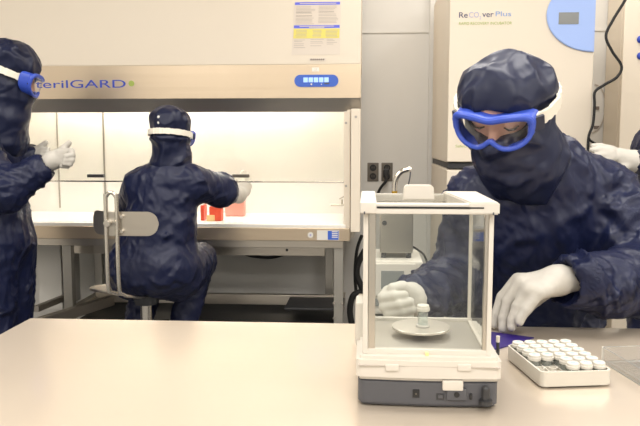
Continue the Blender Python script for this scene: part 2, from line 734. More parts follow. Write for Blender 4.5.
def ridge(prims, pts, r, sink=.004, k=.010):
    q = [trace(prims, x, y, 1.0, sink) for x, y in pts]
    return [Cone(a, b, r if i else r * .6, r if i < len(q) - 2 else r * .5, k) for i, (a, b) in enumerate(zip(q, q[1:]))]


def chain(pts, k=0.012, first_k=None):
    """pts: (x, y, Y, r) seen points with depth and radius"""
    out = []
    for i, (a, b) in enumerate(zip(pts, pts[1:])):
        pa = P(*a[:3]) if not isinstance(a[0], Vector) else a[0]
        pb = P(*b[:3]) if not isinstance(b[0], Vector) else b[0]
        out.append(Cone(pa, pb, a[-1], b[-1], first_k if (first_k and i == 0) else k))
    return out
# ================================================================== the room
RX0, RX1, RY0, RY1, RZ = -3.4, 3.2, -2.6, 4.12, 2.75


def struct(name, a, b, m):
    return tag(MB().box(a, b).build(name, m, smooth=False), kind='structure')


struct('floor', (RX0 - .1, RY0 - .1, -.1), (RX1 + .1, RY1 + .1, 0), M['floor'])
struct('ceiling', (RX0 - .1, RY0 - .1, RZ), (RX1 + .1, RY1 + .1, RZ + .1), M['ceil'])
struct('wall_back', (RX0, RY1, 0), (RX1, RY1 + .1, RZ), M['wall'])
struct('wall_left', (RX0 - .1, RY0, 0), (RX0, RY1, RZ), M['wall'])
struct('wall_right', (RX1, RY0, 0), (RX1 + .1, RY1, RZ), M['wall'])
struct('wall_front', (RX0, RY0 - .1, 0), (RX1, RY0, RZ), M['wall'])
struct('baseboard_back', (RX0, RY1 - .012, 0), (RX1, RY1, .1), M['bronze'])
# a flat panel joint runs along the back wall above head height
zj = P(400, 33, RY1).z
tag(MB().box((-.2, RY1 - .006, zj), (RX1, RY1, zj + 0.012)).build('trim_1', M['wall'], smooth=False), kind='structure')
tag(MB().box((.335, RY1 - .03, .1), (.365, RY1, RZ), .004).build('trim_2', M['wall'], smooth=False), kind='structure')


def lamp(name, x, y, sx, sy, power, col=(1, .965, .915)):
    l = bpy.data.lights.new(name, 'AREA')
    l.shape = 'RECTANGLE'
    l.size, l.size_y = sx, sy
    l.energy = power
    l.color = col
    o = bpy.data.objects.new(name, l)
    COL.objects.link(o)
    o.location = (x, y, RZ - .01)
    return o


LP = 32
for lx, ly in ((-1.9, -.2), (0.2, -.2), (2.2, -.2), (-1.9, 1.6), (0.2, 1.6), (2.2, 1.6), (-1.9, -1.8), (.2, -1.8), (2.2, -1.8)):
    lamp('ceiling_or_fill_lamp', lx, ly, 1.2, .6, LP)
lamp('ceiling_or_fill_lamp', .16, 3.2, .3, .6, LP * .30)  # fill light added to brighten the back wall and incubator side
lamp('ceiling_or_fill_lamp', 1.15, 3.4, .3, .5, LP * .30)  # another added fill, lifting the gap between incubators and wall unit

w = bpy.data.worlds.new('world')
SC.world = w
w.use_nodes = True
w.node_tree.nodes['Background'].inputs[0].default_value = (1, .96, .9, 1)
w.node_tree.nodes['Background'].inputs[1].default_value = 0.25

# ================================================================== steel work bench in front
BT = 0.90
BX0, BX1, BY0, BY1 = -0.752, 1.75, 0.62, 1.531
bench = empty('work_bench', ((BX0 + BX1) / 2, (BY0 + BY1) / 2, 0), 'long brushed steel work bench in the foreground carrying the glass balance', 'bench')
MB().box((BX0, BY0, BT - .035), (BX1, BY1, BT), .004).build('worktop', M['bench'], bench)
for x in (BX0 + .06, BX1 - .06):
    for y in (BY0 + .06, BY1 - .06):
        MB().box((x - .02, y - .02, 0), (x + .02, y + .02, BT - .035), .003).build('leg', M['frame_steel'], bench)
MB().box((BX0 + .08, BY0 + .05, .80), (BX1 - .08, BY0 + .075, BT - .035), .002).build('apron', M['steel'], bench)

# ================================================================== biosafety cabinet
CY = 3.45                      # its front plane
CX0, CX1 = -2.02, -0.036
CZB, CZT = 0.805, 2.42
zu, zb, zo = 1.646, 1.489, 1.425   # fascia top, fascia bottom, opening top
cab = empty('biosafety_cabinet', ((CX0 + CX1) / 2, CY + .35, CZB), 'large cream and steel biosafety cabinet with glass sash and lit chamber', 'cabinet')
YB = 4.02
MB().box((CX0, CY + .012, zu), (CX1, YB + .04, CZT), .006).build('upper_housing', M['cream'], cab)
# fascia band: an upright steel face, its lower lip folding back
MB().raw([(CX0, CY, zb), (CX1, CY, zb), (CX1, CY, zu), (CX0, CY, zu), (CX0, CY + .05, zu), (CX1, CY + .05, zu), (CX1, CY + .05, zb), (CX0, CY + .05, zb)],
         [(0, 1, 2, 3), (3, 2, 5, 4), (4, 5, 6, 7), (7, 6, 1, 0), (0, 3, 4, 7), (1, 6, 5, 2)]).build('fascia', M['band'], cab, smooth=False)
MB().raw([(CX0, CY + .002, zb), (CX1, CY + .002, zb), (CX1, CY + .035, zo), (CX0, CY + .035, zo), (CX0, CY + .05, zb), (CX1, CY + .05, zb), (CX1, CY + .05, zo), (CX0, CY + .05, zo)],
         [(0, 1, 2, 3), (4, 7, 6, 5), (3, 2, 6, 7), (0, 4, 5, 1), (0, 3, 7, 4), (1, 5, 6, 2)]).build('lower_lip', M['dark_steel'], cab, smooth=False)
# chamber: back, side, ceiling and floor
ch = MB()
XI0, XI1 = -1.96, -.105
ch.box((XI0, YB, .86), (XI1, YB + .02, 1.72))
ch.box((XI0 - .02, CY + .06, .86), (XI0, YB + .02, 1.72))
ch.box((XI1, CY + .06, .86), (XI1 + .02, YB + .02, 1.72))
ch.box((XI0, CY + .06, 1.70), (XI1, YB + .02, 1.72))
ch.build('work_chamber', M['chamber'], cab, smooth=False)
seam = MB()
for px in (58, 104):
    x = P(px, 150, YB).x
    seam.box((x - .004, YB - .004, .9), (x + .004, YB, 1.7))
seam.build('wall_seam', M['steelz'], cab, smooth=False)
MB().box((XI0, CY + .10, .862), (XI1, YB, .878), .002).build('work_surface', M['chamber'], cab)
gr = MB()
gr.box((XI0, CY - .005, .864), (XI1, CY + .10, .884), .004)
for i in range(60):
    x = XI0 + .03 + i * (XI1 - XI0 - .06) / 59
    gr.box((x - .009, CY + .03, .8835), (x + .009, CY + .038, .8848))
    gr.box((x - .009, CY + .05, .8835), (x + .009, CY + .058, .8848))
gr.build('front_grille', M['chamber'], cab)
MB().box((CX0, CY - .02, CZB), (P(350, 235, CY).x, CY + .10, .868), .004).build('sill', M['band'], cab)
MB().box((CX0, CY + .1, CZB), (CX1 - .03, YB + .04, .862), .003).build('base_pan', M['steel'], cab)
# frame columns at the right end and the left end
xa, xb_, xc = P(344, 160, CY).x, P(351, 160, CY).x, P(360.5, 160, CY).x
MB().box((xa, CY + .0, .868), (xb_ - .003, CY + .06, zo), .002).build('inner_column', M['cream'], cab)
MB().box((xb_, CY - .03, .852), (xc, CY + .05, zo + .012), .003).build('outer_column', M['cream'], cab)
MB().box((xb_ - .02, CY + .03, .852), (xc - .004, YB + .02, zu), .002).build('side_panel', M['cream'], cab)
MB().box((CX0, CY - .03, .852), (CX0 + .05, CY + .05, zo + .012), .003).build('outer_column', M['cream'], cab)
for (px, py) in ((346, 123), (346, 186), (356, 117), (57, 157), (66, 171)):
    p = P(px, py, CY)
    if px > 300:
        MB().cyl((p.x, CY - .032 if px > 350 else CY - .003, p.z), (p.x, CY + .01, p.z), .006, seg=10).build('screw', M['dark_steel'], cab)
# the glass sash, its bottom edge and two pull handles
zs = P(200, 181.5, CY + .045).z
sash = MB().box((XI0, CY + .042, zs), (xa, CY + .047, zo + .02)).build('sash', M['sash'], cab, smooth=False)
MB().box((XI0, CY + .040, zs - .004), (xa, CY + .049, zs + .003), .001).build('sash_edge', M['chrome'], sash)
for px in (96, 241):
    p = P(px, 176, CY + .03)
    MB().box((p.x - .042, CY + .018, p.z - .007), (p.x + .042, CY + .042, p.z + .009), .003).build('sash_handle', M['bal_dark'] if px < 100 else M['bronze'], sash)
# petcock valve on the right inside wall
v = P(336, 205, 3.80)
vm = MB()
vm.cyl((XI1 - .002, 3.80, v.z), (XI1 - .09, 3.80, v.z), .006, seg=10)
vm.cyl((XI1 - .03, 3.80, v.z), (XI1 - .03, 3.80, v.z + .03), .006, seg=10)
vm.bar((XI1 - .045, 3.80, v.z + .032), (XI1 - .012, 3.80, v.z + .05), .006, .006)
vm.build('gas_valve', M['steel'], cab)
# lettering, lamp dot and the oval control panel
a, b = P(27, 88.2, CY), P(125.5, 79.8, CY)
text('lettering', 'SterilGARD', a.x, b.x, a.z, b.z, CY, M['letter_blue'], cab)
p = P(131.5, 83.5, CY)
MB().cyl((p.x, CY - .002, p.z), (p.x, CY + .001, p.z), .014, seg=20).build('round_badge', M['ink_green'], cab)


def pill(x0, x1, z0, z1, n=12):
    r = (z1 - z0) / 2
    pts = []
    for k in range(n + 1):
        t = -PI / 2 + PI * k / n
        pts.append((x1 - r + r * math.cos(t), (z0 + z1) / 2 + r * math.sin(t)))
    for k in range(n + 1):
        t = PI / 2 + PI * k / n
        pts.append((x0 + r + r * math.cos(t), (z0 + z1) / 2 + r * math.sin(t)))
    return pts


def face_mtx(Y):
    # local XY -> world XZ, local Z -> world -Y
    return Matrix(((1, 0, 0, 0), (0, 0, -1, Y), (0, 1, 0, 0), (0, 0, 0, 1)))


a, b = P(294.5, 87, CY), P(338.5, 74.6, CY)
cp = MB().prism(pill(a.x, b.x, a.z, b.z), .006, None, face_mtx(CY)).build('control_panel', M['blue'], cab)
a, b = P(303.5, 82.5, CY), P(329.5, 77.5, CY)
for k in range(5):
    x0 = a.x + (b.x - a.x) * k / 5
    x1 = a.x + (b.x - a.x) * (k + .85) / 5
    MB().box((x0, CY - .0085, a.z), (x1, CY - .006, b.z), .001).build('display_window', M['lit_blue'], cp)
for px in (311.5, 321.5):
    p = P(px, 84.3, CY)
    MB().cyl((p.x, CY - .009, p.z), (p.x, CY - .006, p.z), .004 if px < 315 else .0022, seg=14).build('button', M['white'], cp)
p = P(327, 83.5, CY)
MB().box((p.x - .012, CY - .008, p.z - .003), (p.x + .012, CY - .006, p.z + .003)).build('button', M['bal_grey'], cp)

# labels stuck on the cabinet
a, b = P(309, 61, CY), P(326, 57.6, CY)
st = MB().box((a.x, CY + .0105, a.z), (b.x, CY + .012, b.z)).build('id_strip', M['paper'], smooth=False)
tag(st, 'small cream strip label with faint print just below the cabinet notice', 'label')
for k in range(7):
    x = a.x + .006 + k * (b.x - a.x - .012) / 7
    MB().box((x, CY + .010, a.z + .004), (x + .007, CY + .0106, b.z - .004)).build('print_mark', M['print_dark'], st, smooth=False)
a, b = P(312, 71.5, CY), P(319, 67.5, CY)
st = MB().box((a.x, CY - .0015, a.z), (b.x, CY, b.z)).build('number_sticker', M['white'], smooth=False)
tag(st, 'tiny white number sticker centred above the blue oval control panel', 'sticker')
text('number', '27', a.x + .01, b.x - .009, a.z + .004, b.z - .004, CY - .0015, M['print_grey'], st, .0006)

# the notice
nA, nB = P(291.5, 55, CY + .012), P(341, 1, CY + .012)
nY = CY + .012
nx0, nx1, nz0, nz1 = nA.x, P(341, 28, nY).x, nA.z, nB.z
note = MB().raw([(nx0, nY - .001, nz0), (nx1 - .004, nY - .001, nz0), (nx1, nY - .001, nz1), (nx0 + .014, nY - .001, nz1),
                 (nx0, nY, nz0), (nx1 - .004, nY, nz0), (nx1, nY, nz1), (nx0 + .014, nY, nz1)],
                [(0, 1, 2, 3), (7, 6, 5, 4), (0, 4, 5, 1), (1, 5, 6, 2), (2, 6, 7, 3), (3, 7, 4, 0)]).build('notice', M['paper'], smooth=False)
tag(note, 'printed notice with violet bars and yellow block taped to cabinet front', 'notice')


def nbox(u0, u1, v0, v1, name, m, lift=.0016):
    def q(u, v):
        xl = nx0 + .014 * (1 - v)
        xr = nx1 - .004 * v
        return (xl + (xr - xl) * u, nz1 + (nz0 - nz1) * v)
    mb = MB()
    pts = [q(u0, v1), q(u1, v1), q(u1, v0), q(u0, v0)]
    mb.raw([(x, nY - lift, z) for x, z in pts] + [(x, nY - .001, z) for x, z in pts],
           [(0, 1, 2, 3), (0, 4, 5, 1), (1, 5, 6, 2), (2, 6, 7, 3), (3, 7, 4, 0)])
    return mb.build(name, m, note, smooth=False)


nbox(.02, .98, .015, .065, 'heading_bar', M['band_violet'])
nbox(.02, .98, .445, .50, 'heading_bar', M['band_violet'])
nbox(.02, .98, .51, .69, 'yellow_block', M['yellow'])
for (u0, u1, v) in ((.12, .9, .04), (.14, .86, .465), (.34, .66, .485)):
    nbox(u0, u1, v - .006, v + .006, 'print_line', M['paper'], .002)
rr = random.Random(2)
for c0, c1, vs in ((.05, .46, [.10, .125, .15, .175, .20, .225, .27, .31, .335, .36, .385, .42]), (.53, .95, [.09, .115, .14, .165, .2, .24, .265, .30, .325, .35, .375, .40]),
                   (.04, .3, [.72, .745, .79, .82, .86]), (.38, .66, [.71, .75, .78, .83]), (.72, .95, [.71, .735, .77, .80])):
    for v in vs:
        nbox(c0, c1 - rr.random() * .1, v - .004, v + .004, 'print_line', M['print_grey'] if v not in (.27, .20) else M['print_dark'])
for c0, c1 in ((.05, .32), (.40, .62), (.68, .96)):
    for v in (.54, .565, .59, .615, .64, .665):
        nbox(c0 + rr.random() * .03, c1 - rr.random() * .03, v - .004, v + .004, 'print_line', M['print_grey'], .002)

# rating label on the sill (the square code on it is left blank)
a, b = P(317, 240, CY - .02), P(339, 230.5, CY - .02)
ly = CY - .02
lab = MB().box((a.x, ly - .0012, a.z), (b.x, ly, b.z)).build('sill_label', M['carton'], smooth=False)
tag(lab, 'white and blue label on the right end of the cabinet sill', 'label')
MB().box((a.x + .052, ly - .0018, a.z + .002), (b.x - .002, ly - .0011, b.z - .002)).build('blue_field', M['blue'], lab, smooth=False)
for k in range(4):
    MB().box((b.x - .034, ly - .0022, a.z + .012 + k * .009), (b.x - .006, ly - .0017, a.z + .017 + k * .009)).build('print_line', M['carton'], lab, smooth=False)
p = P(310.5, 235, ly)
st = MB().cyl((p.x, ly - .001, p.z), (p.x, ly, p.z), .014, seg=20).build('round_sticker', M['carton'])
tag(st, 'small round pale sticker beside the white and blue sill label', 'sticker')
MB().cyl((p.x, ly - .0016, p.z), (p.x, ly - .0009, p.z), .005, seg=12).build('printed_mark', M['ink_lav'], st)

# the lamp tube up inside the chamber
lt = MB().cyl((XI0 + .15, 3.84, 1.63), (XI1 - .15, 3.84, 1.63), .014, seg=8).build('lamp_tube', emit('chamber_lamp', (255, 252, 246), 58), cab)

# ------------------------------------------------------------------ steel stand under the cabinet
sx0, sx1 = -1.98, P(343, 280, CY).x
stand = empty('cabinet_stand', ((sx0 + sx1) / 2, CY + .3, 0), 'square-tube steel stand with low rails under the biosafety cabinet', 'stand')
lw = .046


def leg_at(x, y):
    MB().box((x, y, 0), (x + lw, y + lw, .768), .004).build('leg', M['frame_steel'], stand)


leg_at(sx1 - lw, CY + .02)
leg_at(P(325, 280, YB - .05).x, YB - .05)
xl = P(63, 280, CY + .02).x
leg_at(xl, CY + .02)
leg_at(P(103, 280, YB - .05).x - .05, YB - .05)
MB().box((sx0, CY, .768), (sx1, CY + lw, CZB), .003).build('top_rail', M['steel'], stand)
MB().box((sx0, YB - .05, .768), (sx1, YB, CZB), .003).build('top_rail', M['steel'], stand)
for x in (xl, sx1 - lw):
    MB().box((x + .002, CY + lw, .77), (x + lw - .002, YB - .05, CZB), .003).build('side_rail', M['steel'], stand)
    MB().box((x + .002, CY + .02 + lw, .40), (x + lw - .002, YB - .05, .44), .003).build('side_rail', M['steel'], stand)
z0, z1 = P(270, 304, 3.80).z, P(270, 294, 3.80).z
MB().box((xl + lw, 3.78, z0), (sx1 - lw, 3.82, z1), .003).build('low_rail', M['steel'], stand)
zc0, zc1 = P(270, 255, 3.62).z, P(270, 246, 3.62).z
cr = MB().box((P(72, 250, 3.62).x, 3.60, zc0), (P(325, 250, 3.62).x, 3.64, min(zc1, .80)), .003).build('cross_channel', M['steel'], stand)
p = P(287, 250, 3.60)
MB().cyl((p.x, 3.597, p.z), (p.x, 3.60, p.z), .007, seg=12).build('bolt_hole', M['black'], cr)
for px, py in ((334, 303), (342, 303), (334, 318)):
    p = P(px, py, CY + .02)
    MB().cyl((p.x, CY + .012, p.z), (p.x, CY + .022, p.z), .007, seg=10).build('bolt', M['chrome'], stand)
MB().box((xl + lw, CY + .10, .36), (sx1 - lw, 3.98, .375), .002).build('low_shelf', M['black'], stand)
# long foot rails running forward on the left
MB().bar(P(112, 300, 3.60), P(30, 326, 3.16), .04, .05, .003).build('foot_rail', M['dark_steel'], stand)
MB().bar(P(66, 297, 3.60), P(36, 309, 3.34), .03, .03, .003).build('foot_rail', M['dark_steel'], stand)
a = P(62, 300, 3.75)
wb = MB().box((P(41, 280, 3.75).x, 3.72, .376), (P(64, 280, 3.75).x, 3.97, .79), .004)
wb and tag(wb.build('white_carton', M['carton']), 'tall white box on the low shelf at the left leg of the cabinet stand', 'box')
# dark tray on the shelf at the right
tr = MB()
tr.box((P(286, 310, 3.60).x, 3.53, .4405), (sx1 - .002, 3.775, .452), .003)
tag(tr.build('dark_panel', M['bal_dark']), 'flat dark panel lying on the right side rail of the cabinet stand', 'panel')
# cable slung below the cross channel
pts = [P(240, 252, 3.65), P(252, 256, 3.68), P(270, 257.5, 3.7), P(285, 254, 3.68), P(300, 246, 3.66), P(303, 242, 3.66)]
tag(MB().tube(pts, .008, 8, smooth=6).build('sagging_cable', M['rubber']), 'black cable sagging beneath the cabinet sill above the low rail', 'cable')

# media vessels inside the chamber
a, b = P(210, 222, 3.62), P(222, 206, 3.62)
fl = empty('media_flask', ((a.x + b.x) / 2, 3.62, .8785), 'red-orange media flask at the seated worker elbow inside the cabinet', 'flask')
MB().box((a.x, 3.60, .8785), (b.x, 3.66, b.z), .006).build('body', M['red'], fl)
MB().box((a.x - .012, 3.595, .8785), (a.x + .03, 3.60, .91), .002).build('amber_tag', M['amber'], fl)
MB().cyl((a.x + .03, 3.63, b.z), (a.x + .03, 3.63, b.z + .02), .018, seg=16).build('cap', M['red'], fl)
a, b = P(201.5, 222, 3.64), P(204.5, 205, 3.64)
tag(MB().box((a.x, 3.62, .8785), (b.x, 3.70, b.z), .003).build('media_pack', M['red']), 'thin upright red pack left of the red-orange flask', 'pack')
a, b = P(226, 218, 3.86), P(245, 200, 3.86)
fl = empty('media_flask', ((a.x + b.x) / 2, 3.86, .8785), 'pale pink flask at the rear of the chamber below the gloved hand', 'flask')
MB().box((a.x, 3.83, .8785), (b.x, 3.89, b.z), .006).build('body', M['red_pale'], fl)
MB().cyl(((a.x + b.x) / 2, 3.86, b.z), ((a.x + b.x) / 2, 3.86, b.z + .02), .018, seg=16).build('cap', M['white'], fl)

# ================================================================== power outlets and cords by the column
for k, (px, lab_) in enumerate(((373, 'dark metal double outlet plate with both sockets empty on the back wall'), (387, 'dark metal outlet plate with a black plug pushed in'))):
    p = P(px, 172, RY1)
    o = empty('power_outlet', (p.x, RY1, p.z - .055), lab_, 'outlet')
    MB().box((p.x - .032, RY1 - .006, p.z - .053), (p.x + .032, RY1, p.z + .053), .003).build('cover_plate', M['bronze'], o)
    for dz in (-.024, .024):
        s_ = MB().cyl((p.x, RY1 - .009, p.z + dz), (p.x, RY1 - .005, p.z + dz), .019, seg=20).build('socket', M['black'], o)
        for dx in (-.006, .006):
            MB().box((p.x + dx - .0012, RY1 - .0105, p.z + dz - .004), (p.x + dx + .0012, RY1 - .0088, p.z + dz + .007)).build('slot', M['bronze'], s_)
p = P(386, 174, RY1)
cord = empty('mains_cable', (p.x, RY1 - .02, p.z - .3), 'black power cord hanging from the right-hand wall outlet', 'cord')
MB().box((p.x - .018, RY1 - .045, p.z - .02), (p.x + .018, RY1 - .011, p.z + .03), .008).build('plug', M['black'], cord)
MB().tube([(p.x, RY1 - .035, p.z), P(386, 181, 4.06), P(379, 191, 4.06), P(372, 215, 4.07), P(371, 250, 4.07), (P(370, 250, 4.07).x, 4.07, .35), (P(370, 250, 4.07).x, 4.05, .012)], .008, 8, smooth=6).build('lead', M['rubber'], cord)

pts1 = [P(362, 235, 3.95), P(357, 250, 3.95), P(355, 275, 3.95), P(357, 300, 3.95), P(361, 330, 3.95)]
tag(MB().tube(pts1, .009, 8, smooth=8).build('hanging_cable', M['rubber']), 'thin black cable hanging straight down beside the cabinet stand', 'cable')
pts2 = [P(365, 250, 3.85), P(358, 264, 3.85), P(357, 276, 3.85), P(362, 290, 3.85), P(353, 296, 3.85), P(350, 312, 3.85), P(354, 335, 3.85)]
tag(MB().tube(pts2, .017, 10, smooth=8).build('hanging_cable', M['rubber']), 'thick looping black cable bundle low on wall right of stand', 'cable')

# ================================================================== instrument behind the balance, on a small trolley
IY = 2.20
zt = P(400, 316, IY).z
tro = empty('instrument_trolley', (.10, IY + .13, 0), 'low steel trolley behind the bench holding the white instrument', 'trolley')
MB().box((-.03, IY - .05, zt - .03), (.24, IY + .32, zt), .004).build('top', M['steel'], tro)
for x in (-.01, .20):
    for y in (IY - .03, IY + .28):
        MB().box((x, y, 0), (x + .022, y + .022, zt - .03), .003).build('leg', M['frame_steel'], tro)
a, b = P(372, 316, IY), P(424, 261, IY)
ins = empty('particle_counter', ((a.x + b.x) / 2, IY + .12, zt), 'white bench instrument with grey screen standing behind the glass balance', 'instrument')
MB().box((a.x, IY, zt + .001), (b.x, IY + .24, b.z), .012).build('housing', M['bal_white'], ins)
c, d = P(374, 296, IY), P(416, 263.5, IY)
sc_ = MB().box((c.x, IY - .006, c.z), (d.x, IY + .002, d.z), .004).build('screen_bezel', M['bal_white'], ins)
c, d = P(381, 289, IY - .006), P(404, 271, IY - .006)
MB().box((c.x, IY - .008, c.z), (d.x, IY - .005, d.z), .001).build('screen', M['lcd'], sc_)
c, d = P(374, 306, IY), P(416, 299, IY)
MB().box((c.x, IY - .003, c.z), (d.x, IY + .002, d.z), .002).build('lower_panel', M['lcd'], ins)
a2, b2 = P(380, 251, IY + .04), P(413.5, 210, IY + .04)
bx = empty('steel_box', ((a2.x + b2.x) / 2, IY + .10, b.z), 'plain stainless box with round port standing on the white instrument', 'box')
MB().box((a2.x, IY + .04, b.z + .017), (b2.x, IY + .17, b2.z), .004).build('case', M['steelz'], bx)
for x in (a2.x + .012, b2.x - .012):
    for y in (IY + .055, IY + .155):
        MB().cyl((x, y, b.z + .0005), (x, y, b.z + .018), .008, seg=14).build('foot', M['bal_dark'], bx)
p = P(384.5, 223, IY + .04)
MB().cyl((p.x, IY + .037, p.z), (p.x, IY + .041, p.z), .0075, seg=18).build('port', M['bal_dark'], bx)
pp = [P(394.5, 216, IY + .1), P(394.5, 190, IY + .1), P(396, 179, IY + .1), P(401, 172, IY + .1), P(408, 169.5, IY + .1), P(411, 169.5, IY + .1)]
pp[0].z = b2.z - .003
gn = MB().tube(pp, .0085, 14, smooth=8).build('gooseneck_tube', M['chrome'], bx)
q0 = P(394.5, 191, IY + .1)
MB().cyl(q0 - Vector((0, 0, .012)), q0, .0092, seg=14).build('yellow_ring', M['brass'], gn)
MB().tube([P(410.5, 170, IY + .1), P(410, 177, IY + .1), P(408, 186, IY + .1)], .0022, 8, smooth=6).build('thin_tubing', M['bal_grey'], gn)
pts = [P(413.5, 247, IY + .12), P(418, 250, IY + .14), P(424.5, 256, IY + .15), P(429, 272, IY + .17), P(430, 300, IY + .17)]
tag(MB().tube(pts, .0035, 8, smooth=6).build('box_lead', M['rubber']), 'thin black lead curving from the right side of stainless box', 'lead')

# ================================================================== incubators on the right
NY = 3.25


def incubator(z0, z1, label, brand):
    x0, x1 = P(448, 100, NY).x, P(592.5, 100, NY).x
    o = empty('incubator', ((x0 + x1) / 2, NY + .4, z0), label, 'incubator')
    MB().box((x0, NY + .05, z0), (x1, NY + .78, z1), .008).build('body', M['cream'], o)
    MB().box((x0, NY, z0 + .004), (x1, NY + .046, z1 - .004), .008).build('door', M['cream'], o)
    return o, x0, x1


iz0 = P(448, 163, NY).z
inc, ix0, ix1 = incubator(iz0, 2.02, 'upper cream incubator with blue half-oval panel and brand lettering', True)
el = []
c0, c1 = P(546.3, 17, NY), P(591.5, 52, NY)
ecx, ecz = ix1 - .004, P(592, 15, NY).z
ra, rb = ecx - c0.x, ecz - c1.z
for k in range(29):
    t = PI / 2 + PI * k / 28
    el.append((ecx + ra * math.cos(t), ecz + rb * math.sin(t)))
dp = MB().prism(el, .010, None, face_mtx(NY), .003).build('display_panel', M['pale_blue'], inc)
a, b = P(558.5, 24.3, NY - .01), P(579, 12.2, NY - .01)
MB().box((a.x, NY - .0125, a.z), (b.x, NY - .009, b.z), .001).build('screen', M['lcd'], dp)
for s, xa_, xb2, m in (('Re', 459, 467.8, 'ink'), ('CO', 469, 479, 'ink_lav'), ('ver', 482.2, 493.6, 'ink'), ('Plus', 495.6, 511.4, 'ink_sky')):
    up = (xa_ - 459) * .025
    asc = 12.2
    desc = 17.8 if s != 'Plus' else 17.2
    top = asc + (1.5 if s == 'ver' else 0)
    a, b = P(xa_, desc - up, NY), P(xb2, top - up, NY)
    text('lettering', s, a.x, b.x, a.z, b.z, NY, M[m], inc, .001, .004 if m == 'ink' else 0)
a, b = P(479.3, 19.3, NY), P(481.3, 16, NY)
text('lettering', '2', a.x, b.x, a.z, b.z, NY, M['ink_lav'], inc, .001)
a, b = P(459, 25, NY), P(512, 21.6, NY)
text('lettering', 'RAPID RECOVERY INCUBATOR', a.x, b.x, a.z, b.z, NY, M['ink_green'], inc, .001)
a, b = P(455.5, 147.4, NY), P(476, 144.8, NY)
text('lettering', 'SafeGuard', a.x, b.x, a.z, b.z, NY, M['ink_green'], inc, .001)
lz1 = P(448, 169, NY).z
inc2, _, _ = incubator(.06, lz1, 'lower cream incubator mostly hidden behind the worker at the balance', False)
MB().cyl((P(456.5, 179, NY).x, NY - .006, P(456, 179, NY).z), (P(456.5, 179, NY).x, NY, P(456, 179, NY).z), .016, seg=24).build('blue_badge', M['blue'], inc2)
sp = MB().box((ix0 + .006, NY + .02, lz1 + .001), (ix1 - .02, NY + .74, iz0 - .001), .003)  # dark filler: the shade in the gap between incubators, put in as a solid
tag(sp.build('gap_shade_strip', M['bal_dark']), 'dark strip standing in for the shaded gap between the two cream incubators', 'plate')
for x in (ix0 + .05, ix1 - .05):
    for y in (NY + .1, NY + .7):
        MB().cyl((x, y, 0), (x, y, .06), .025, seg=16).build('foot', M['black'], inc2)

# tall shallow unit against the wall at the right edge
TY = 3.84
fx0 = P(622.5, 60, TY).x
fr = empty('wall_unit', (fx0 + .4, TY + .13, .0), 'tall off-white wall unit with blue knobs at the right edge', 'cabinet')
MB().box((fx0, TY + .04, .08), (fx0 + .8, RY1 - .015, 2.6), .006).build('body', M['cream'], fr)
MB().box((fx0, TY, .12), (fx0 + .8, TY + .036, 2.59), .008).build('door', M['cream'], fr)
for py in (39.5, 56):
    p = P(639.5, py, TY)
    MB().ball((p.x, TY - .004, p.z), (.014, .012, .018), sub=2).build('knob', M['letter_blue'], fr)
MB().box((fx0 + .02, TY + .05, 0), (fx0 + .78, RY1 - .02, .08)).build('plinth', M['black'], fr)
cy_ = NY - .012
pts = [P(629, -8, cy_), P(623.5, 3, cy_), P(613, 20, cy_), P(606, 36, cy_), P(612, 51, cy_), P(621.5, 66, cy_), P(617, 77, cy_), P(604, 85, cy_), P(595, 92, cy_),
       P(594.5, 105, cy_), P(593, 124, cy_), P(588.5, 138, cy_), P(588, 165, cy_)]
tag(MB().tube(pts, .0062, 8, smooth=8).build('wavy_cable', M['rubber']), 'black cable winding down between the upper incubator and the tall unit', 'cable')
pts = [P(588.5, 137, cy_ - .01), P(591, 141, cy_ - .01), P(600, 146, cy_ - .01), P(606, 149, cy_ - .01)]
tag(MB().tube(pts, .005, 8, smooth=6).build('short_cable', M['rubber']), 'short black cable end branching above the gloved hand at right', 'cable')
wg = empty('wall_gauge', P(600, 108, RY1), 'faint round gauge outline with two scale marks on wall beside the wavy cable', 'gauge')
WY = RY1 - .004
pts = [P(595, 84, WY), P(601, 88, WY), P(605, 98, WY), P(605.5, 108, WY), P(603, 120, WY), P(598, 129, WY), P(591, 133, WY)]
MB().tube(pts, .0032, 6, smooth=8).build('dial_arc', M['print_grey'], wg)
for py in (108, 127.5):
    p, q = P(594, py, WY), P(599.5, py, WY)
    mk = MB()
    for k in range(4):
        x = p.x + (q.x - p.x) * k / 4
        mk.box((x, RY1 - .005, p.z - .009), (x + .006, RY1 - .001, p.z + .009))
    mk.build('scale_mark', M['print_dark'], wg, smooth=False)
# ================================================================== analytical balance on the bench
bx0, bx1 = -.0145, .198
BF, BB = 1.045, 1.372
bal = empty('analytical_balance', ((bx0 + bx1) / 2, (BF + BB) / 2, BT), 'white analytical balance with glass draft shield and dark grey base on the bench', 'balance')


def slab(pts, z0, z1, bev, name, m, parent):
    return MB().prism(pts, z1 - z0, None, Matrix.Translation((0, 0, z0)), bev).build(name, m, parent)


def rrect(x0, x1, y0, y1, r, n=5, bow=0.0):
    out = []
    for cx, cy, t0 in ((x1 - r, y1 - r, 0), (x0 + r, y1 - r, PI / 2), (x0 + r, y0 + r, PI), (x1 - r, y0 + r, 1.5 * PI)):
        for k in range(n + 1):
            t = t0 + PI / 2 * k / n
            out.append((cx + r * math.cos(t), cy + r * math.sin(t)))
        if bow and t0 == PI:
            for k in range(1, 8):
                u = k / 8
                out.append((x0 + r + (x1 - x0 - 2 * r) * u, y0 - bow * math.sin(PI * u)))
    return out


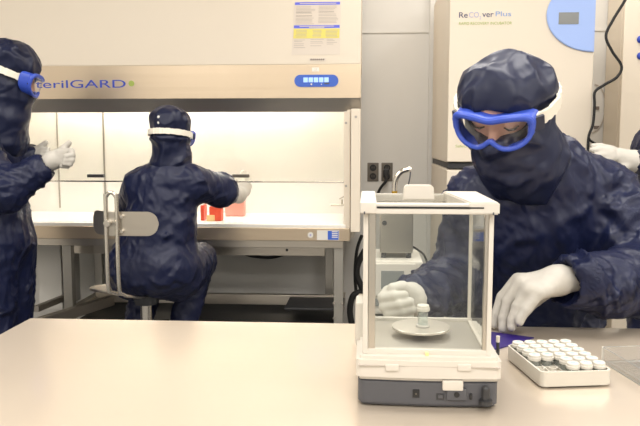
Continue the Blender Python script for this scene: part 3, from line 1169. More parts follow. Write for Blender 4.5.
slab(rrect(bx0 + .002, bx1 - .003, BF + .002, BB - .004, .012, bow=.004), BT + .0022, BT + .043, .004, 'base', M['bal_grey'], bal)
for x in (bx0 + .03, bx1 - .03):
    for y in (BF + .035, BB - .04):
        MB().cyl((x, y, BT + .0003), (x, y, BT + .006), .013, seg=20).build('foot', M['bal_dark'], bal)
hs = slab(rrect(bx0 - .001, bx1 + .001, BF, 1.272, .008, bow=.004), BT + .041, BT + .077, .005, 'housing', M['bal_white'], bal)
# the low wedge on the far side that carries the read-out
wd = MB().raw([(bx0, 1.268, BT + .041), (bx1, 1.268, BT + .041), (bx1, BB, BT + .041), (bx0, BB, BT + .041),
               (bx0, 1.268, BT + .060), (bx1, 1.268, BT + .060), (bx1, BB, BT + .048), (bx0, BB, BT + .048)],
              [(3, 2, 1, 0), (4, 5, 6, 7), (0, 1, 5, 4), (1, 2, 6, 5), (2, 3, 7, 6), (3, 0, 4, 7)]).build('display_wedge', M['bal_white'], bal, smooth=False)
MB().raw([(bx0 + .03, 1.285, BT + .0586), (bx1 - .03, 1.285, BT + .0586), (bx1 - .03, 1.345, BT + .0516), (bx0 + .03, 1.345, BT + .0516),
          (bx0 + .03, 1.285, BT + .0550), (bx1 - .03, 1.285, BT + .0550), (bx1 - .03, 1.345, BT + .0480), (bx0 + .03, 1.345, BT + .0480)],
         [(0, 1, 2, 3), (7, 6, 5, 4), (0, 4, 5, 1), (1, 5, 6, 2), (2, 6, 7, 3), (3, 7, 4, 0)]).build('display_screen', M['lcd'], wd, smooth=False)
# seam with two snap tabs along the rear edge of the housing
MB().box((bx0 + .002, BF - .004, BT + .0640), (bx1 - .002, BF + .004, BT + .0648)).build('seam', M['print_grey'], hs, smooth=False)
for px in (392, 464):
    p = P(px, 367, BF)
    MB().box((p.x - .010, BF - .0055, p.z - .005), (p.x + .010, BF + .003, p.z + .005), .0015).build('snap_tab', M['bal_white'], hs)
p = P(427, 357, BF + .01)
MB().box((p.x - .0026, BF + .008, BT + .0765), (p.x + .0026, BF + .016, BT + .0815), .0004).build('sensor_dot', M['amber'], hs)
a, b = P(442, 389.5, BF), P(463, 384, BF)
MB().box((a.x, BF - .006, a.z), (b.x, BF + .006, b.z + .006), .002).build('cover_flap', M['bal_white'], hs)
# sockets on the grey face
def port(px0, py0, px1, py1, m, name='port', inner=None, d=.0012):
    a, b = P(px0, py1, BF - .002), P(px1, py0, BF - .002)
    o = MB().box((a.x, BF - .0018 - d, a.z), (b.x, BF + .012, b.z), .0006).build(name, m, bal)
    if inner:
        c = (a + b) / 2
        MB().cyl((c.x, BF - .0018 - d - .0012, c.z), (c.x, BF + .004, c.z), inner[0], seg=14).build('pin', inner[1], o)


port(412.5, 389.5, 419.5, 397.5, M['black'], 'power_jack', (.0014, M['bronze']))
port(436, 393.5, 444.5, 399.5, M['bal_dark'], 'data_port')
port(438, 395, 442.6, 398, M['bal_grey'], 'port_tongue', None, .0022)
port(446.5, 388.5, 466.5, 399.5, M['bal_grey'], 'connector_cover', (.0042, M['black']), .0028)
port(469.6, 394, 472.2, 399.5, M['black'], 'lock_slot')
lv = MB()
a = P(485, 401, BF)
lv.cyl((a.x, BF - .004, a.z - .004), (a.x, BF - .004, a.z + .019), .0058, seg=18)
lv.ball((a.x, BF - .004, a.z + .019), .0058, sub=2)
lv.cyl((a.x, BF - .005, a.z - .004), (a.x, BF - .005, a.z + .004), .0098, seg=18, bev=.001)
lv.build('levelling_post', M['bal_dark'], bal)
# chamber floor, frame, posts
CF0, CF1 = BF + .014, 1.262
zf = BT + .077
sx0_, sx1_ = -.0055, .1845
fr_ = MB()
fr_.box((sx0_, CF0, zf - .002), (sx1_, CF0 + .010, zf + .008), .0015)
fr_.box((sx0_, CF1 - .008, zf - .002), (sx1_, CF1, zf + .007), .0015)
fr_.box((sx0_, CF0, zf - .002), (sx0_ + .008, CF1, zf + .004), .0015)
fr_.box((sx1_ - .008, CF0, zf - .002), (sx1_, CF1, zf + .004), .0015)
fr_.build('chamber_sill', M['bal_white'], bal)
MB().box((sx0_ + .008, CF0 + .01, zf - .0005), (sx1_ - .008, CF1 - .008, zf + .0015)).build('chamber_floor', M['plate'], bal, smooth=False)
ZC = 1.190
for (x0, x1, y0, y1) in ((sx0_, sx0_ + .007, CF0, CF0 + .014), (sx1_ - .0065, sx1_, CF0, CF0 + .014), (sx0_ + .002, sx0_ + .007, CF1 - .006, CF1), (sx1_ - .007, sx1_ - .002, CF1 - .006, CF1)):
    MB().box((x0 - .0006, y0 - .0006, zf), (x1, y1, ZC + .004), .0012).build('corner_post', M['bal_white'], bal)
for (x0, x1) in ((sx0_ + .0075, sx0_ + .018), (sx1_ - .0125, sx1_ - .0068)):
    MB().box((x0, CF0 + .0015, zf + .0005), (x1, CF0 + .0105, ZC + .002), .001).build('guide_rail', M['steelz'], bal)
MB().box((sx0_ + .018, CF0 + .004, zf + .008), (sx1_ - .0125, CF0 + .0065, ZC)).build('rear_pane', M['pane'], bal, smooth=False)
MB().box((sx0_ + .007, CF1 - .005, zf + .006), (sx1_ - .007, CF1 - .0025, ZC)).build('display_side_pane', M['pane'], bal, smooth=False)
for x in (sx0_ + .001, sx1_ - .0045):
    MB().box((x, CF0 + .015, zf + .004), (x + .0025, CF1 - .007, ZC)).build('side_door_pane', M['pane'], bal, smooth=False)
# top cover
TX0, TX1, TY0, TY1 = -.0115, .1895, BF, 1.265
ZT = 1.2075
tc_ = MB()
xl_, xr_ = P(377, 200, TY0).x, P(467, 200, TY0).x
tc_.box((TX0, TY0, ZC), (xl_, TY1, ZT), .003)
tc_.prism([(xr_ - .012, TY1), (xr_ + .004, TY0 + .012), (xr_ + .004, TY0 - .0004), (TX1, TY0 - .0004), (TX1, TY1 + .0004)], ZT - ZC + .0004, None, Matrix.Translation((0, 0, ZC - .0002)), .002)
tc_.box((xl_ - .002, TY0, ZC), (xr_ + .01, TY0 + .022, 1.1985), .0015)
tc_.box((xl_ - .002, TY0 + .001, 1.2005), (xr_ + .01, TY0 + .022, ZT - .0025), .0012)
tc_.box((xl_ - .002, TY1 - .012, ZC), (xr_ + .002, TY1, ZT - .004), .0015)
cov = tc_.build('top_cover', M['bal_white'], bal)
MB().box((xl_, TY0 - .0010, 1.1986), (P(484, 204, TY0).x, TY0 + .006, 1.2008)).build('cover_slot', M['black'], cov, smooth=False)
for px in (364.5, 493.5):
    p = P(px, 211, TY0)
    MB().box((p.x - .001, TY0 - .0008, ZC - .0005), (p.x + .001, TY0 + .001, ZC + .0035)).build('screw_slot', M['bal_grey'], cov, smooth=False)
tp = MB().box((xl_ - .001, TY0 + .02, 1.2015), (xr_ + .001, TY1 - .01, 1.2045)).build('sliding_top_pane', M['pane'], bal, smooth=False)
a, b = P(404, 193.5, 1.12), P(434, 186, 1.12)
hp = []
hh = b.z - 1.2045 + .001
for k in range(9):
    t = PI * k / 8 / 2
    hp.append((b.x - .006 + .006 * math.sin(t), 1.2045 + hh - .006 + .006 * math.cos(t)))
hp += [(b.x + .001, 1.2045), (a.x - .001, 1.2045)]
for k in range(9):
    t = PI / 2 - PI * k / 16
    hp.append((a.x + .006 - .006 * math.sin(t), 1.2045 + hh - .006 + .006 * math.cos(t)))
MB().prism(hp, .020, None, face_mtx(1.14), .0012).build('top_handle', M['bal_white'], tp)
# side door grips
a, b = P(355.5, 345, 1.19), P(363, 297, 1.19)
MB().box((a.x, 1.15, BT + .06), (sx0_ + .0005, 1.21, b.z), .005).build('door_grip', M['bal_white'], bal)
p0, p1 = P(498, 353, 1.22), P(498, 336, 1.22)
gp = MB()
gp.cyl(p0, p1 - Vector((0, 0, .010)), .0028, seg=12, m=M['bal_dark'])
gp.cyl(p1 - Vector((0, 0, .0105)), p1, .0034, seg=12, m=M['bal_white'])
gp.box((bx1 - .004, 1.216, p0.z - .003), (p0.x + .002, 1.224, p0.z + .003), .001, m=M['bal_dark'])
gp.build('door_lever', None, bal)
# weighing pan
PCX, PCY, PZ = .0885, 1.165, BT + .0935
MB().lathe([(0, -.006), (.040, -.006), (.0468, -.004), (.0475, -.001), (.0465, .0), (.044, .0), (0, .0)], (PCX, PCY, PZ), 56).build('weighing_pan', M['pan'], bal)
MB().cyl((PCX, PCY, zf + .001), (PCX, PCY, PZ - .005), .012, seg=20).build('pan_stem', M['bal_dark'], bal)

# ------------------------------------------------------------------ vials
def make_vial(c, label, group, tall=False):
    o = empty('vial', c, label, 'vial', group)
    x, y, z = c
    h, r = (.0235, .0096) if not tall else (.027, .0082)
    prof = [(0, .0005), (r, .0005), (r + .0002, .002), (r, h - .005), (r * .78, h - .002), (r * .78, h), (r * .66, h), (r * .66, h - .003), (r - .0012, h - .006), (r - .0012, .002), (0, .002)]
    MB().lathe(prof, c, 24).build('glass_body', M['vialglass'], o)
    ch_ = .0088
    cp_ = MB().lathe([(0, h - .001), (.0105, h - .001), (.0110, h), (.0110, h + ch_ * .45), (.0099, h + ch_ * .5), (.0099, h + ch_ - .001), (.0090, h + ch_), (0, h + ch_)], c, 28).build('cap', M['cap'], o)
    if not tall:
        MB().cyl((x, y, z + h + ch_ - .0005), (x, y, z + h + ch_ + .0004), .0042, seg=18).build('septum', M['septum'], cp_)
    else:
        MB().lathe([(0, .0), (.0108, .0), (.0112, .0008), (.0108, .003), (.0085, .0036), (0, .0036)], c, 28).build('base_ring', M['cap'], o)
    return o


make_vial((PCX + .003, PCY - .004, PZ + .0002), 'small glass vial with white cap standing alone on the balance pan', None, True)

# ------------------------------------------------------------------ vial tray
FL, FR, BL = G(541, 389, BT), G(612, 386.5, BT), G(506, 361, BT)
ux = (FR - FL); W_ = ux.length; ux.normalize()
uy = Vector((-ux.y, ux.x, 0)); L_ = .158
TM = Matrix(((ux.x, uy.x, 0, FL.x), (ux.y, uy.y, 0, FL.y), (0, 0, 1, BT), (0, 0, 0, 1)))
ctr = TM @ Vector((W_ / 2, L_ / 2, 0))
tray = empty('vial_tray', ctr, 'white plastic rack tray full of capped vials on bench right of balance', 'tray')
TH = .027
tb = MB()
outer = rrect(0, W_, 0, L_, .010, 6)
inner = rrect(.003, W_ - .003, .003, L_ - .003, .008, 6)
n = len(outer)
V_, F_ = [], []
for ring, z in ((outer, .003), (outer, TH), (inner, TH), (inner, .0042)):
    V_ += [TM @ Vector((x, y, z)) for x, y in ring]
for r_ in range(3):
    for k in range(n):
        k2 = (k + 1) % n
        F_.append((r_ * n + k, r_ * n + k2, (r_ + 1) * n + k2, (r_ + 1) * n + k))
F_.append(tuple(range(n))[::-1])
F_.append(tuple(range(3 * n, 4 * n)))
tb.raw(V_, F_)
tb.build('shell', M['tray'], tray)
for fx, fy in ((.012, .012), (W_ - .012, .012), (.012, L_ - .012), (W_ - .012, L_ - .012)):
    p = TM @ Vector((fx, fy, 0))
    MB().cyl(p + Vector((0, 0, .0002)), p + Vector((0, 0, .004)), .006, seg=14).build('foot', M['tray'], tray)
NCOL, NROW = 5, 6
px_, py_ = (W_ - .008) / NCOL, (L_ - .008) / NROW
Rz3 = TM.to_3x3()
for k in range(1, NCOL):
    c = TM @ Vector((.004 + k * px_, L_ / 2, .0115))
    MB().box(c - Vector((.0007, L_ / 2 - .004, .0075)), c + Vector((.0007, L_ / 2 - .004, .0075)), 0, None, Rz3).build('divider', M['tray'], tray, smooth=False)
for k in range(1, NROW):
    c = TM @ Vector((W_ / 2, .004 + k * py_, .0115))
    MB().box(c - Vector((W_ / 2 - .004, .0007, .0075)), c + Vector((W_ / 2 - .004, .0007, .0075)), 0, None, Rz3).build('divider', M['tray'], tray, smooth=False)
ordn = ['first', 'second', 'third', 'fourth', 'fifth', 'sixth']
rown = ['front row', 'second row from the front', 'third row from the front', 'third row from the back', 'second row from the back', 'back row']
proto = None
for r_ in range(NROW):
    for c_ in range(NCOL):
        if (r_ == 0 and c_ < 2) or (r_ == 1 and c_ < 2):
            continue
        p = TM @ Vector((.004 + (c_ + .5) * px_, .004 + (r_ + .5) * py_, .0044))
        colname = ('leftmost', 'second from left', 'middle', 'second from right', 'rightmost')[c_]
        lb = 'white-capped vial in the tray, %s, %s' % (rown[r_], colname)
        if proto is None:
            proto = make_vial(p, lb, 'capped vials in the white tray')
        else:
            q = copy_tree(proto)
            q.location = p
            q['label'] = lb
# short white posts of the empty sockets
for (c_, r_) in ((0, 0), (1, 0), (0, 1), (1, 1)):
    p = TM @ Vector((.004 + (c_ + .5) * px_, .004 + (r_ + .5) * py_, .0044))
    MB().lathe([(.0072, 0), (.0072, .017), (.0058, .017), (.0058, .0005), (0, .0005)], p, 20).build('empty_socket', M['tray'], tray)

# ------------------------------------------------------------------ clear acrylic box at the right edge
B0, F0 = G(601.5, 362, BT), G(641, 386.5, BT)
ay = (B0 - F0).normalized()
ax_ = Vector((ay.y, -ay.x, 0))
LL, LW, LH = (B0 - F0).length + .03, .15, .0275
o0 = B0 - ay * LL
AM = Matrix(((ax_.x, ay.x, 0, o0.x), (ax_.y, ay.y, 0, o0.y), (0, 0, 1, BT), (0, 0, 0, 1)))
lidc = AM @ Vector((LW / 2, LL / 2, 0))
lid = empty('acrylic_box', lidc, 'shallow clear acrylic box lid lying open right of the vial tray', 'box')


def abox(a, b, name, m, bev=0.0):
    a, b = Vector(a), Vector(b)
    c = AM @ ((a + b) / 2)
    h = (b - a) / 2
    return MB().box(c - h, c + h, bev, None, AM.to_3x3()).build(name, m, lid, smooth=False)


abox((.0, .0, .0005), (LW, LL, .0025), 'base_sheet', M['acrylic'])
for a, b in (((0, 0, .0025), (.002, LL, LH)), ((LW - .002, 0, .0025), (LW, LL, LH)), ((.002, LL - .002, .0025), (LW - .002, LL, LH)), ((.002, 0, .0025), (LW - .002, .002, LH))):
    abox(a, b, 'side_wall', M['acrylic'])
for a, b in (((-.0006, LL - .0026, .0), (.0026, LL + .0006, LH + .001)),):
    abox(a, b, 'corner_edge', M['carton'], .0005)
for a, b in (((0, 0, LH), (.002, LL, LH + .0008)), ((0, LL - .002, LH), (LW, LL, LH + .0008)), ((0, 0, 0), (.0025, LL, .0026)), ((.010, .0, .0026), (.0118, LL - .01, .004)), ((0.002, LL - .0118, .0026), (LW, LL - .010, .004))):
    abox(a, b, 'rim', M['acrylic_edge'])

# purple folder lying behind the balance
q = [G(534, 338.5, BT), G(497, 350, BT), G(470, 348, BT), G(482, 331.5, BT)]
pf = MB().raw([v + Vector((0, 0, .0004)) for v in q] + [v + Vector((0, 0, .0024)) for v in q], [(3, 2, 1, 0), (4, 5, 6, 7), (0, 1, 5, 4), (1, 2, 6, 5), (2, 3, 7, 6), (3, 0, 4, 7)])
tag(pf.build('purple_folder', M['purple'], smooth=False), 'flat deep purple folder on the bench behind balance and below gloved fingers', 'folder')

# ================================================================== lab stool
SY = 2.92
sc0 = P(146, 292, SY)
stool = empty('lab_stool', (sc0.x, SY, 0), 'stainless lab stool with hoop and rounded backrest plate under the seated worker', 'stool')
MB().lathe([(0, -.008), (.19, -.008), (.205, -.004), (.208, .002), (.204, .006), (.19, .004), (0, .002)], (sc0.x - .045, SY + .06, sc0.z), 48, None, Matrix.Diagonal((1.06, .42, 1, 1))).build('seat', M['steel'], stool)
MB().cyl((sc0.x, SY, .12), (sc0.x, SY, sc0.z - .008), .024, seg=24).build('column', M['chrome'], stool)
MB().cyl((sc0.x, SY, sc0.z - .05), (sc0.x, SY, sc0.z - .008), .045, .06, seg=24).build('seat_mount', M['bal_dark'], stool)
for k in range(5):
    t = 2 * PI * k / 5 + .3
    e = Vector((sc0.x + .28 * math.cos(t), SY + .28 * math.sin(t), .075))
    lg = MB().bar((sc0.x, SY, .11), e, .04, .03, .004).build('leg', M['steel'], stool)
    MB().cyl(e + Vector((-.012, 0, -.0475)), e + Vector((.012, 0, -.0475)), .027, seg=18).build('caster', M['black'], lg)
rg = [(sc0.x + .17 * math.cos(2 * PI * k / 32), SY + .17 * math.sin(2 * PI * k / 32), .28) for k in range(32)]
fr2 = MB()
fr2.tube(rg, .010, 10, closed=True)
for k in range(3):
    t = 2 * PI * k / 3
    fr2.tube([(sc0.x + .02 * math.cos(t), SY + .02 * math.sin(t), .28), (sc0.x + .17 * math.cos(t), SY + .17 * math.sin(t), .28)], .007, 8)
fr2.build('foot_ring', M['chrome'], stool)
HY = 2.655
l0, l1 = P(106.8, 240, HY).x, P(117.6, 240, HY).x
V0 = lambda *t: Vector(t)
ztp, zbt = P(112, 192.5, HY).z, P(112, 282, HY).z
hp = [(l0, HY, zbt), (l0, HY, ztp - .03)]
for k in range(1, 8):
    t = PI * k / 8
    hp.append(((l0 + l1) / 2 - (l1 - l0) / 2 * math.cos(t), HY, ztp - .03 + .03 * math.sin(t)))
hp += [(l1, HY, ztp - .03), (l1, HY, zbt)]
pre = [V0(sc0.x - .03, SY - .02, sc0.z - .016), P(124, 294.5, HY + .08), P(112, 292, HY + .02)]
post = [P(123, 294, HY + .02), P(134, 296.5, HY + .08), V0(sc0.x + .02, SY - .02, sc0.z - .016)]
MB().tube(pre + hp + post, .0078, 12, smooth=4).build('back_hoop', M['chrome'], stool)
# curved plate with round ends
pa, pb = P(84.5, 224, HY), P(157, 224, HY)
zc, hz = pa.z, (P(100, 212, HY).z - P(100, 236.3, HY).z) / 2
ns, nzs = 40, 8
V_, F_ = [], []
tot = pb.x - pa.x
for side in (0, 1):
    for i in range(ns + 1):
        u = i / ns
        x = pa.x + tot * u
        # half height shrinks towards the round ends
        e = min(u, 1 - u) * tot
        rr_ = .045 if u > .5 else .03
        hgt = hz if e >= rr_ else (hz - rr_) + math.sqrt(max(rr_ ** 2 - (rr_ - e) ** 2, 0))
        hgt = max(hgt, .004)
        bend = .9 * max(0, .08 - (x - pa.x)) ** 1.0 + .25 * max(0, x - pb.x + .13) ** 2
        for j in range(nzs + 1):
            V_.append((x, HY + .016 + bend + .003 * side, zc - hgt + 2 * hgt * j / nzs))
N1 = (ns + 1) * (nzs + 1)
for i in range(ns):
    for j in range(nzs):
        a = i * (nzs + 1) + j
        F_.append((a, a + nzs + 1, a + nzs + 2, a + 1))
        F_.append((N1 + a, N1 + a + 1, N1 + a + nzs + 2, N1 + a + nzs + 1))
for i in range(ns):
    for j in (0, nzs):
        a = i * (nzs + 1) + j
        F_.append((a, a + nzs + 1, N1 + a + nzs + 1, N1 + a))
for j in range(nzs):
    for i in (0, ns):
        a = i * (nzs + 1) + j
        F_.append((a, a + 1, N1 + a + 1, N1 + a))
bk = MB().raw(V_, F_).build('backrest', M['steel'], stool)
MB().box((l0 - .012, HY + .004, zc - hz), (l1 + .006, HY + .016, zc + hz), .002).build('clamp_plate', M['steelz'], bk)
MB().cyl(((l0 + l1) / 2 - .012, HY - .022, zc + .005), ((l0 + l1) / 2 - .012, HY + .01, zc + .005), .013, seg=18, bev=.002).build('clamp_knob', M['chrome'], bk)
for dz in (-.028, .028):
    MB().cyl((l1 + .014, HY + .004, zc + dz), (l1 + .014, HY + .018, zc + dz), .007, seg=10).build('bolt', M['chrome'], bk)
# ================================================================== people in navy coveralls
def shrink(prims, d=.026):
    out = []
    for p in prims:
        if p.op < 0:
            continue
        if isinstance(p, Cone):
            out.append(Cone(p.a, p.b, (p.ra - d if p.ra > .066 else p.ra * .36), (p.rb - d if p.rb > .066 else p.rb * .36), p.k, p.ax, p.st))
        else:
            out.append(Ell(p.c, p.r - d, p.R, p.k))
    return out


def head_skin(Hc, R, s=1.0):
    L = lambda x, y, z: Hc + R @ (Vector((x, y, z)) * s)
    E_ = lambda c, r, k=.01, op=1: Ell(L(*c), [v * s for v in r], R, k * s, op)
    pr = [E_((0, 0, .012), (.076, .093, .078)), E_((0, .026, -.055), (.055, .060, .062), .03),
          Cone(L(0, -.008, -.05), L(0, -.012, -.12), .046 * s, .044 * s, .02),
          E_((-.03, .074, .026), (.028, .014, .008), .012), E_((.03, .074, .026), (.028, .014, .008), .012),
          E_((-.034, .092, .004), (.017, .014, .011), .008, -1), E_((.034, .092, .004), (.017, .014, .011), .008, -1),
          E_((-.033, .075, .003), (.0145, .0125, .0115), .004), E_((.033, .075, .003), (.0145, .0125, .0115), .004),
          Cone(L(0, .086, .012), L(0, .104, -.034), .007 * s, .011 * s, .012), E_((-.010,   .096, -.036), (.008, .009, .007), .006), E_((.010,   .096, -.036), (.008, .009, .007), .006),
          E_((0, .080, -.066), (.022, .008, .006), .006), E_((0, .078, -.076), (.019, .008, .006), .006),
          E_((-.074, -.004, -.005), (.006, .018, .030), .006), E_((.074, -.004, -.005), (.006, .018, .030), .006)]
    return pr


def headgear(root, Hc, R, neck, s=1.0, crown=(.108, .122, .080), cz=.062, seed=1, h=.005, amp=1.0, strap_a=(.102, .122), rim=False, face=False, buttons=None, neck_r=(.082, .105), cy=-.018, gs=1.0, gu=0.0, lift=.008, ridges=(), fo=Vector((0, 0, 0)), jaw=(.066, .074, .066)):
    L = lambda x, y, z: Hc + R @ (Vector((x, y, z)) * s)
    E_ = lambda c, r, k=.02, op=1: Ell(L(*c), [v * s for v in r], R, k * s, op)
    pr = [E_((0, -.008, .012), (.090, .108, .105)), E_((0, cy, cz), crown, .03), E_((0, .028, -.072), jaw, .03), E_((0, .090, -.046 + gu), (.032, .036, .030), .02)]
    prev, pr_r = L(0, -.018, -.06), neck_r[0] * s
    for (q, r) in neck:
        pr.append(Cone(prev, q, pr_r, r, .03))
        prev, pr_r = Vector(q), r
    for rd in ridges:
        pr += ridge([q for q in pr], rd, .011)
    if rim:
        pr.append(E_((0, -.008, -.030), (.099, .115, .022), .012))
    pr.append(E_((0, .128, -.009 + gu), (.084, .080, .030), .006, -1))
    hd = soft('hood', pr, h, M['hood'], root, 0, crumple(seed, .0085 * amp, 8, .0060 * amp, 17, .0008 * amp, 50, (1, 1, .8)), 1)
    # ---- goggles
    gy, gz = .124, -.008 + gu
    top = [(-.094, .006), (-.090, .026), (-.070, .034), (-.035, .034), (0, .029), (.035, .034), (.070, .034), (.090, .026), (.094, .006)]
    bot = [(.088, -.022), (.066, -.041), (.036, -.046), (.016, -.038), (0, -.026), (-.016, -.038), (-.036, -.046), (-.066, -.041), (-.088, -.022)]
    out = [Vector((x, 0, z)) for x, z in top + bot]
    out = spline(out, 5, True)

    def gp(v, sc=1.0, dy=0.0):
        x, z = v.x * sc * gs, v.z * sc * gs
        return L(x, gy - 4.2 * x * x + dy, gz + z)
    rad = [(.0092 if v.z > .012 else .0066 if v.z < -.01 else .008) * s * (.85 if gs < 1 else 1) for v in out]
    gm = MB()
    gm.tube([gp(v) for v in out], rad, 10, closed=True)
    n = len(out)
    ring = [[gp(v, .99, .003) for v in out], [gp(v, 1.07, -.012) for v in out], [gp(v, 1.08, -.038) for v in out], [gp(v, 1.0, -.038) for v in out], [gp(v, .94, -.010) for v in out]]
    vs = [p for r_ in ring for p in r_]
    fs = [(a * n + k, a * n + (k + 1) % n, (a + 1) * n + (k + 1) % n, (a + 1) * n + k) for a in range(4) for k in range(n)]
    gm.raw(vs, fs)
    gog = gm.build('goggles', M['blue_frame'], root)
    rings = 6
    vs, fs = [gp(Vector((0, 0, 0)), 0, .004)], []
    for a in range(1, rings + 1):
        vs += [gp(v, .985 * a / rings, .004) for v in out]
    for k in range(n):
        fs.append((0, 1 + k, 1 + (k + 1) % n))
    for a in range(rings - 1):
        for k in range(n):
            fs.append((1 + a * n + k, 1 + a * n + (k + 1) % n, 1 + (a + 1) * n + (k + 1) % n, 1 + (a + 1) * n + k))
    MB().raw(vs, fs).build('lens', M['lens'], gog)
    # ---- elastic strap round the hood
    a_, b_ = strap_a
    vs, fs = [], []
    NS = 72
    rs = random.Random(seed)
    for i in range(NS + 1):
        t = math.radians(46) + (2 * PI - math.radians(92)) * i / NS + PI / 2
        rr_ = 1 + .012 * math.sin(i * 2.3) + .008 * rs.uniform(-1, 1)
        cx, cyy = a_ * math.cos(t) * rr_, -.006 + b_ * math.sin(t) * rr_
        hz_ = .0135 + .0015 * rs.uniform(-1, 1)
        zc_ = gu - .006 + lift * (1 - math.cos(t - PI / 2)) / 2
        nx, ny = math.cos(t), math.sin(t)
        for dr, dz in ((.003, -hz_), (.003, hz_), (-.004, hz_), (-.004, -hz_)):
            vs.append(L(cx + nx * dr, cyy + ny * dr, zc_ + dz))
    for i in range(NS):
        for k in range(4):
            k2 = (k + 1) % 4
            fs.append((i * 4 + k, i * 4 + k2, i * 4 + 4 + k2, i * 4 + 4 + k))
    fs += [(0, 1, 2, 3), (NS * 4 + 3, NS * 4 + 2, NS * 4 + 1, NS * 4)]
    MB().raw(vs, fs).build('strap', M['strap'], gog)
    for sx in (-1, 1):
        p, q = L(sx * .092 * gs, .086, -.006 + gu), L(sx * .094, .066, -.005 + gu)
        MB().bar(p, q, .007 * s, .030 * s, .002, None, up=R @ Vector((0, 0, 1))).build('buckle', M['blue_dark'], gog)
    if face:
        L = lambda x, y, z: Hc + R @ (Vector((x, y, z)) * s + fo)
        for sx in (-1, 1):
            MB().tube([L(sx * .012, .0955, .018), L(sx * .026, .0935, .024), L(sx * .042, .0845, .024), L(sx * .054, .073, .017)], [.003 * s, .0045 * s, .004 * s, .002 * s], 8).build('eyebrow', M['brow'], root)
            MB().tube([L(sx * .020, .087, -.003), L(sx * .030, .0895, -.0068), L(sx * .040, .0865, -.006), L(sx * .048, .079, -.001)], [.0014, .0022, .0022, .0014], 6).build('eyelashes', M['brow'], root)
    if buttons:
        for (x, y, z) in buttons:
            p = L(x, y, z)
            MB().ball(p, .0075 * s, sub=2).build('snap_button', M['carton'], hd)
    return hd


def glove(root, groups, h, seed, loc=None):
    """groups: palm prims first, then one list per finger; fingers stay apart"""
    prims = list(groups[0])
    for f in groups[1:]:
        prims += f
    return soft('glove', prims, h, M['glove'], root, 0, crumple(seed, .0007, 26, .0004, 60), 1)


def person(origin, name_label, body_prims, skin, h_body):
    b = soft('person', shrink(body_prims) + skin, h_body, M['skin'], None, 0, None, 1, loc=origin)
    return tag(b, name_label, 'person')


V = Vector

# ------------------------------------------------------------------ the worker at the balance
C1, E1 = P(578, 282, 1.50), P(668, 283, 1.60)
S1 = V((.564, 1.745, 1.138))
W2, E2, S2 = P(417, 299, 1.515), V((.232, 1.79, .950)), V((.262, 1.75, 1.135))
legs = []
for x in (.33, .52):
    legs += [Cone((x, 1.96, .78), (x, 1.97, .44), .105, .085, .03), Cone((x, 1.97, .44), (x, 2.0, .10), .085, .070, .02), Cone((x, 2.02, .052), (x - .01, 1.86, .042), .05, .041, .02)]
suit1 = [Cone((.405, 1.765, 1.10), (.42, 1.90, .84), .135, .150, .04, (1, 0, 0), 1.25), Ell((.425, 1.94, .82), (.19, .15, .15), None, .05),
         Cone((.29, 1.745, 1.160), (.54, 1.74, 1.162), .080, .084, .05), Cone((.395, 1.70, 1.205), (.41, 1.75, 1.10), .112, .13, .05), Cone((.43, 1.72, 1.205), (.51, 1.74, 1.165), .078, .075, .05)] + legs + [
    Cone(S2, E2, .082, .072, .03), Cone(E2, W2, .072, .050, .025), 
    Cone(S1, E1, .092, .090, .04), Cone(E1, C1, .088, .062, .03)]
suit1 += ridge(suit1, [(512, 196), (511, 220), (511, 250), (513, 290), (514, 318)], .008)
d1 = (C1 - E1).normalized()
d2 = (W2 - E2).normalized()
suit1 += [Ell(C1 + d1 * .064, (.055,) * 3, None, .006, -1), Ell(W2 + d2 * .052, (.042,) * 3, None, .006, -1)]
H1 = P(506.5, 111, 1.57)
R1 = Rhead(180 - 27, 26, -4)
p1 = person((.42, 1.93, 0), 'person leaning over the bench in navy coverall and blue goggles, hands by the balance', suit1, head_skin(H1 + R1 @ V0(0, .004, .008), R1), .006)
c1_ = soft('coverall', suit1, .0052, M['suit'], p1, 0, None, 1, None, folds(suit1, 3, .0115))
headgear(p1, H1, R1, [(V((.350, 1.635, 1.250)), .092), (V((.380, 1.695, 1.225)), .098)], 1.0, crown=(.097, .106, .064), cz=.046, cy=-.004, gu=.018, seed=5, h=.0045, amp=1.25, face=True, gs=.82, fo=V0(0, .004, .008), lift=.020, strap_a=(.106, .118), ridges=([(546, 130), (553, 150), (540, 168), (512, 177), (488, 172)], [(476, 152), (490, 172), (515, 180), (540, 168)], [(556, 138), (564, 156), (558, 172), (530, 188)], [(500, 158), (525, 162), (548, 150)]), neck_r=(.09, .1))
# left hand (right in view): fingers hang down to the bench
sl = .0104
wr = P(580, 279, 1.50)
palm = [Cone(wr, P(556, 280, 1.488), .0265, .026, .02), Cone(P(556, 280, 1.488), P(522, 281, 1.478), .024, .0155, .02), Cone(P(556, 281, 1.48), P(530, 290, 1.45), .023, .015, .02),
        Cone(P(560, 280, 1.49), P(545, 290, 1.445), .023, .015, .02)]
gl = glove(p1, [palm,
     chain([(517, 279, 1.49, .0125), (502, 297, 1.505, .0112), (496.5, 314, 1.50, .0105), (494.5, 325, 1.495, .0092)], .004, .010),
     chain([(521, 282, 1.472, .0125), (508, 301, 1.478, .0112), (503.5, 318, 1.475, .0106), (503, 328.5, 1.468, .0094)], .003, .010),
     chain([(529, 288, 1.452, .0122), (517.5, 306, 1.453, .011), (512.5, 320, 1.452, .0104), (511.5, 327, 1.448, .0092)], .003, .010),
     chain([(539, 294, 1.438, .0115), (527, 309, 1.436, .0102), (520.5, 318, 1.436, .0094), (519.5, 322, 1.434, .0086)], .003, .010),
     chain([(552, 288, 1.505, .015), (536, 300, 1.53, .0125), (524, 312, 1.535, .0108)], .006, .012)], .0026, 11)
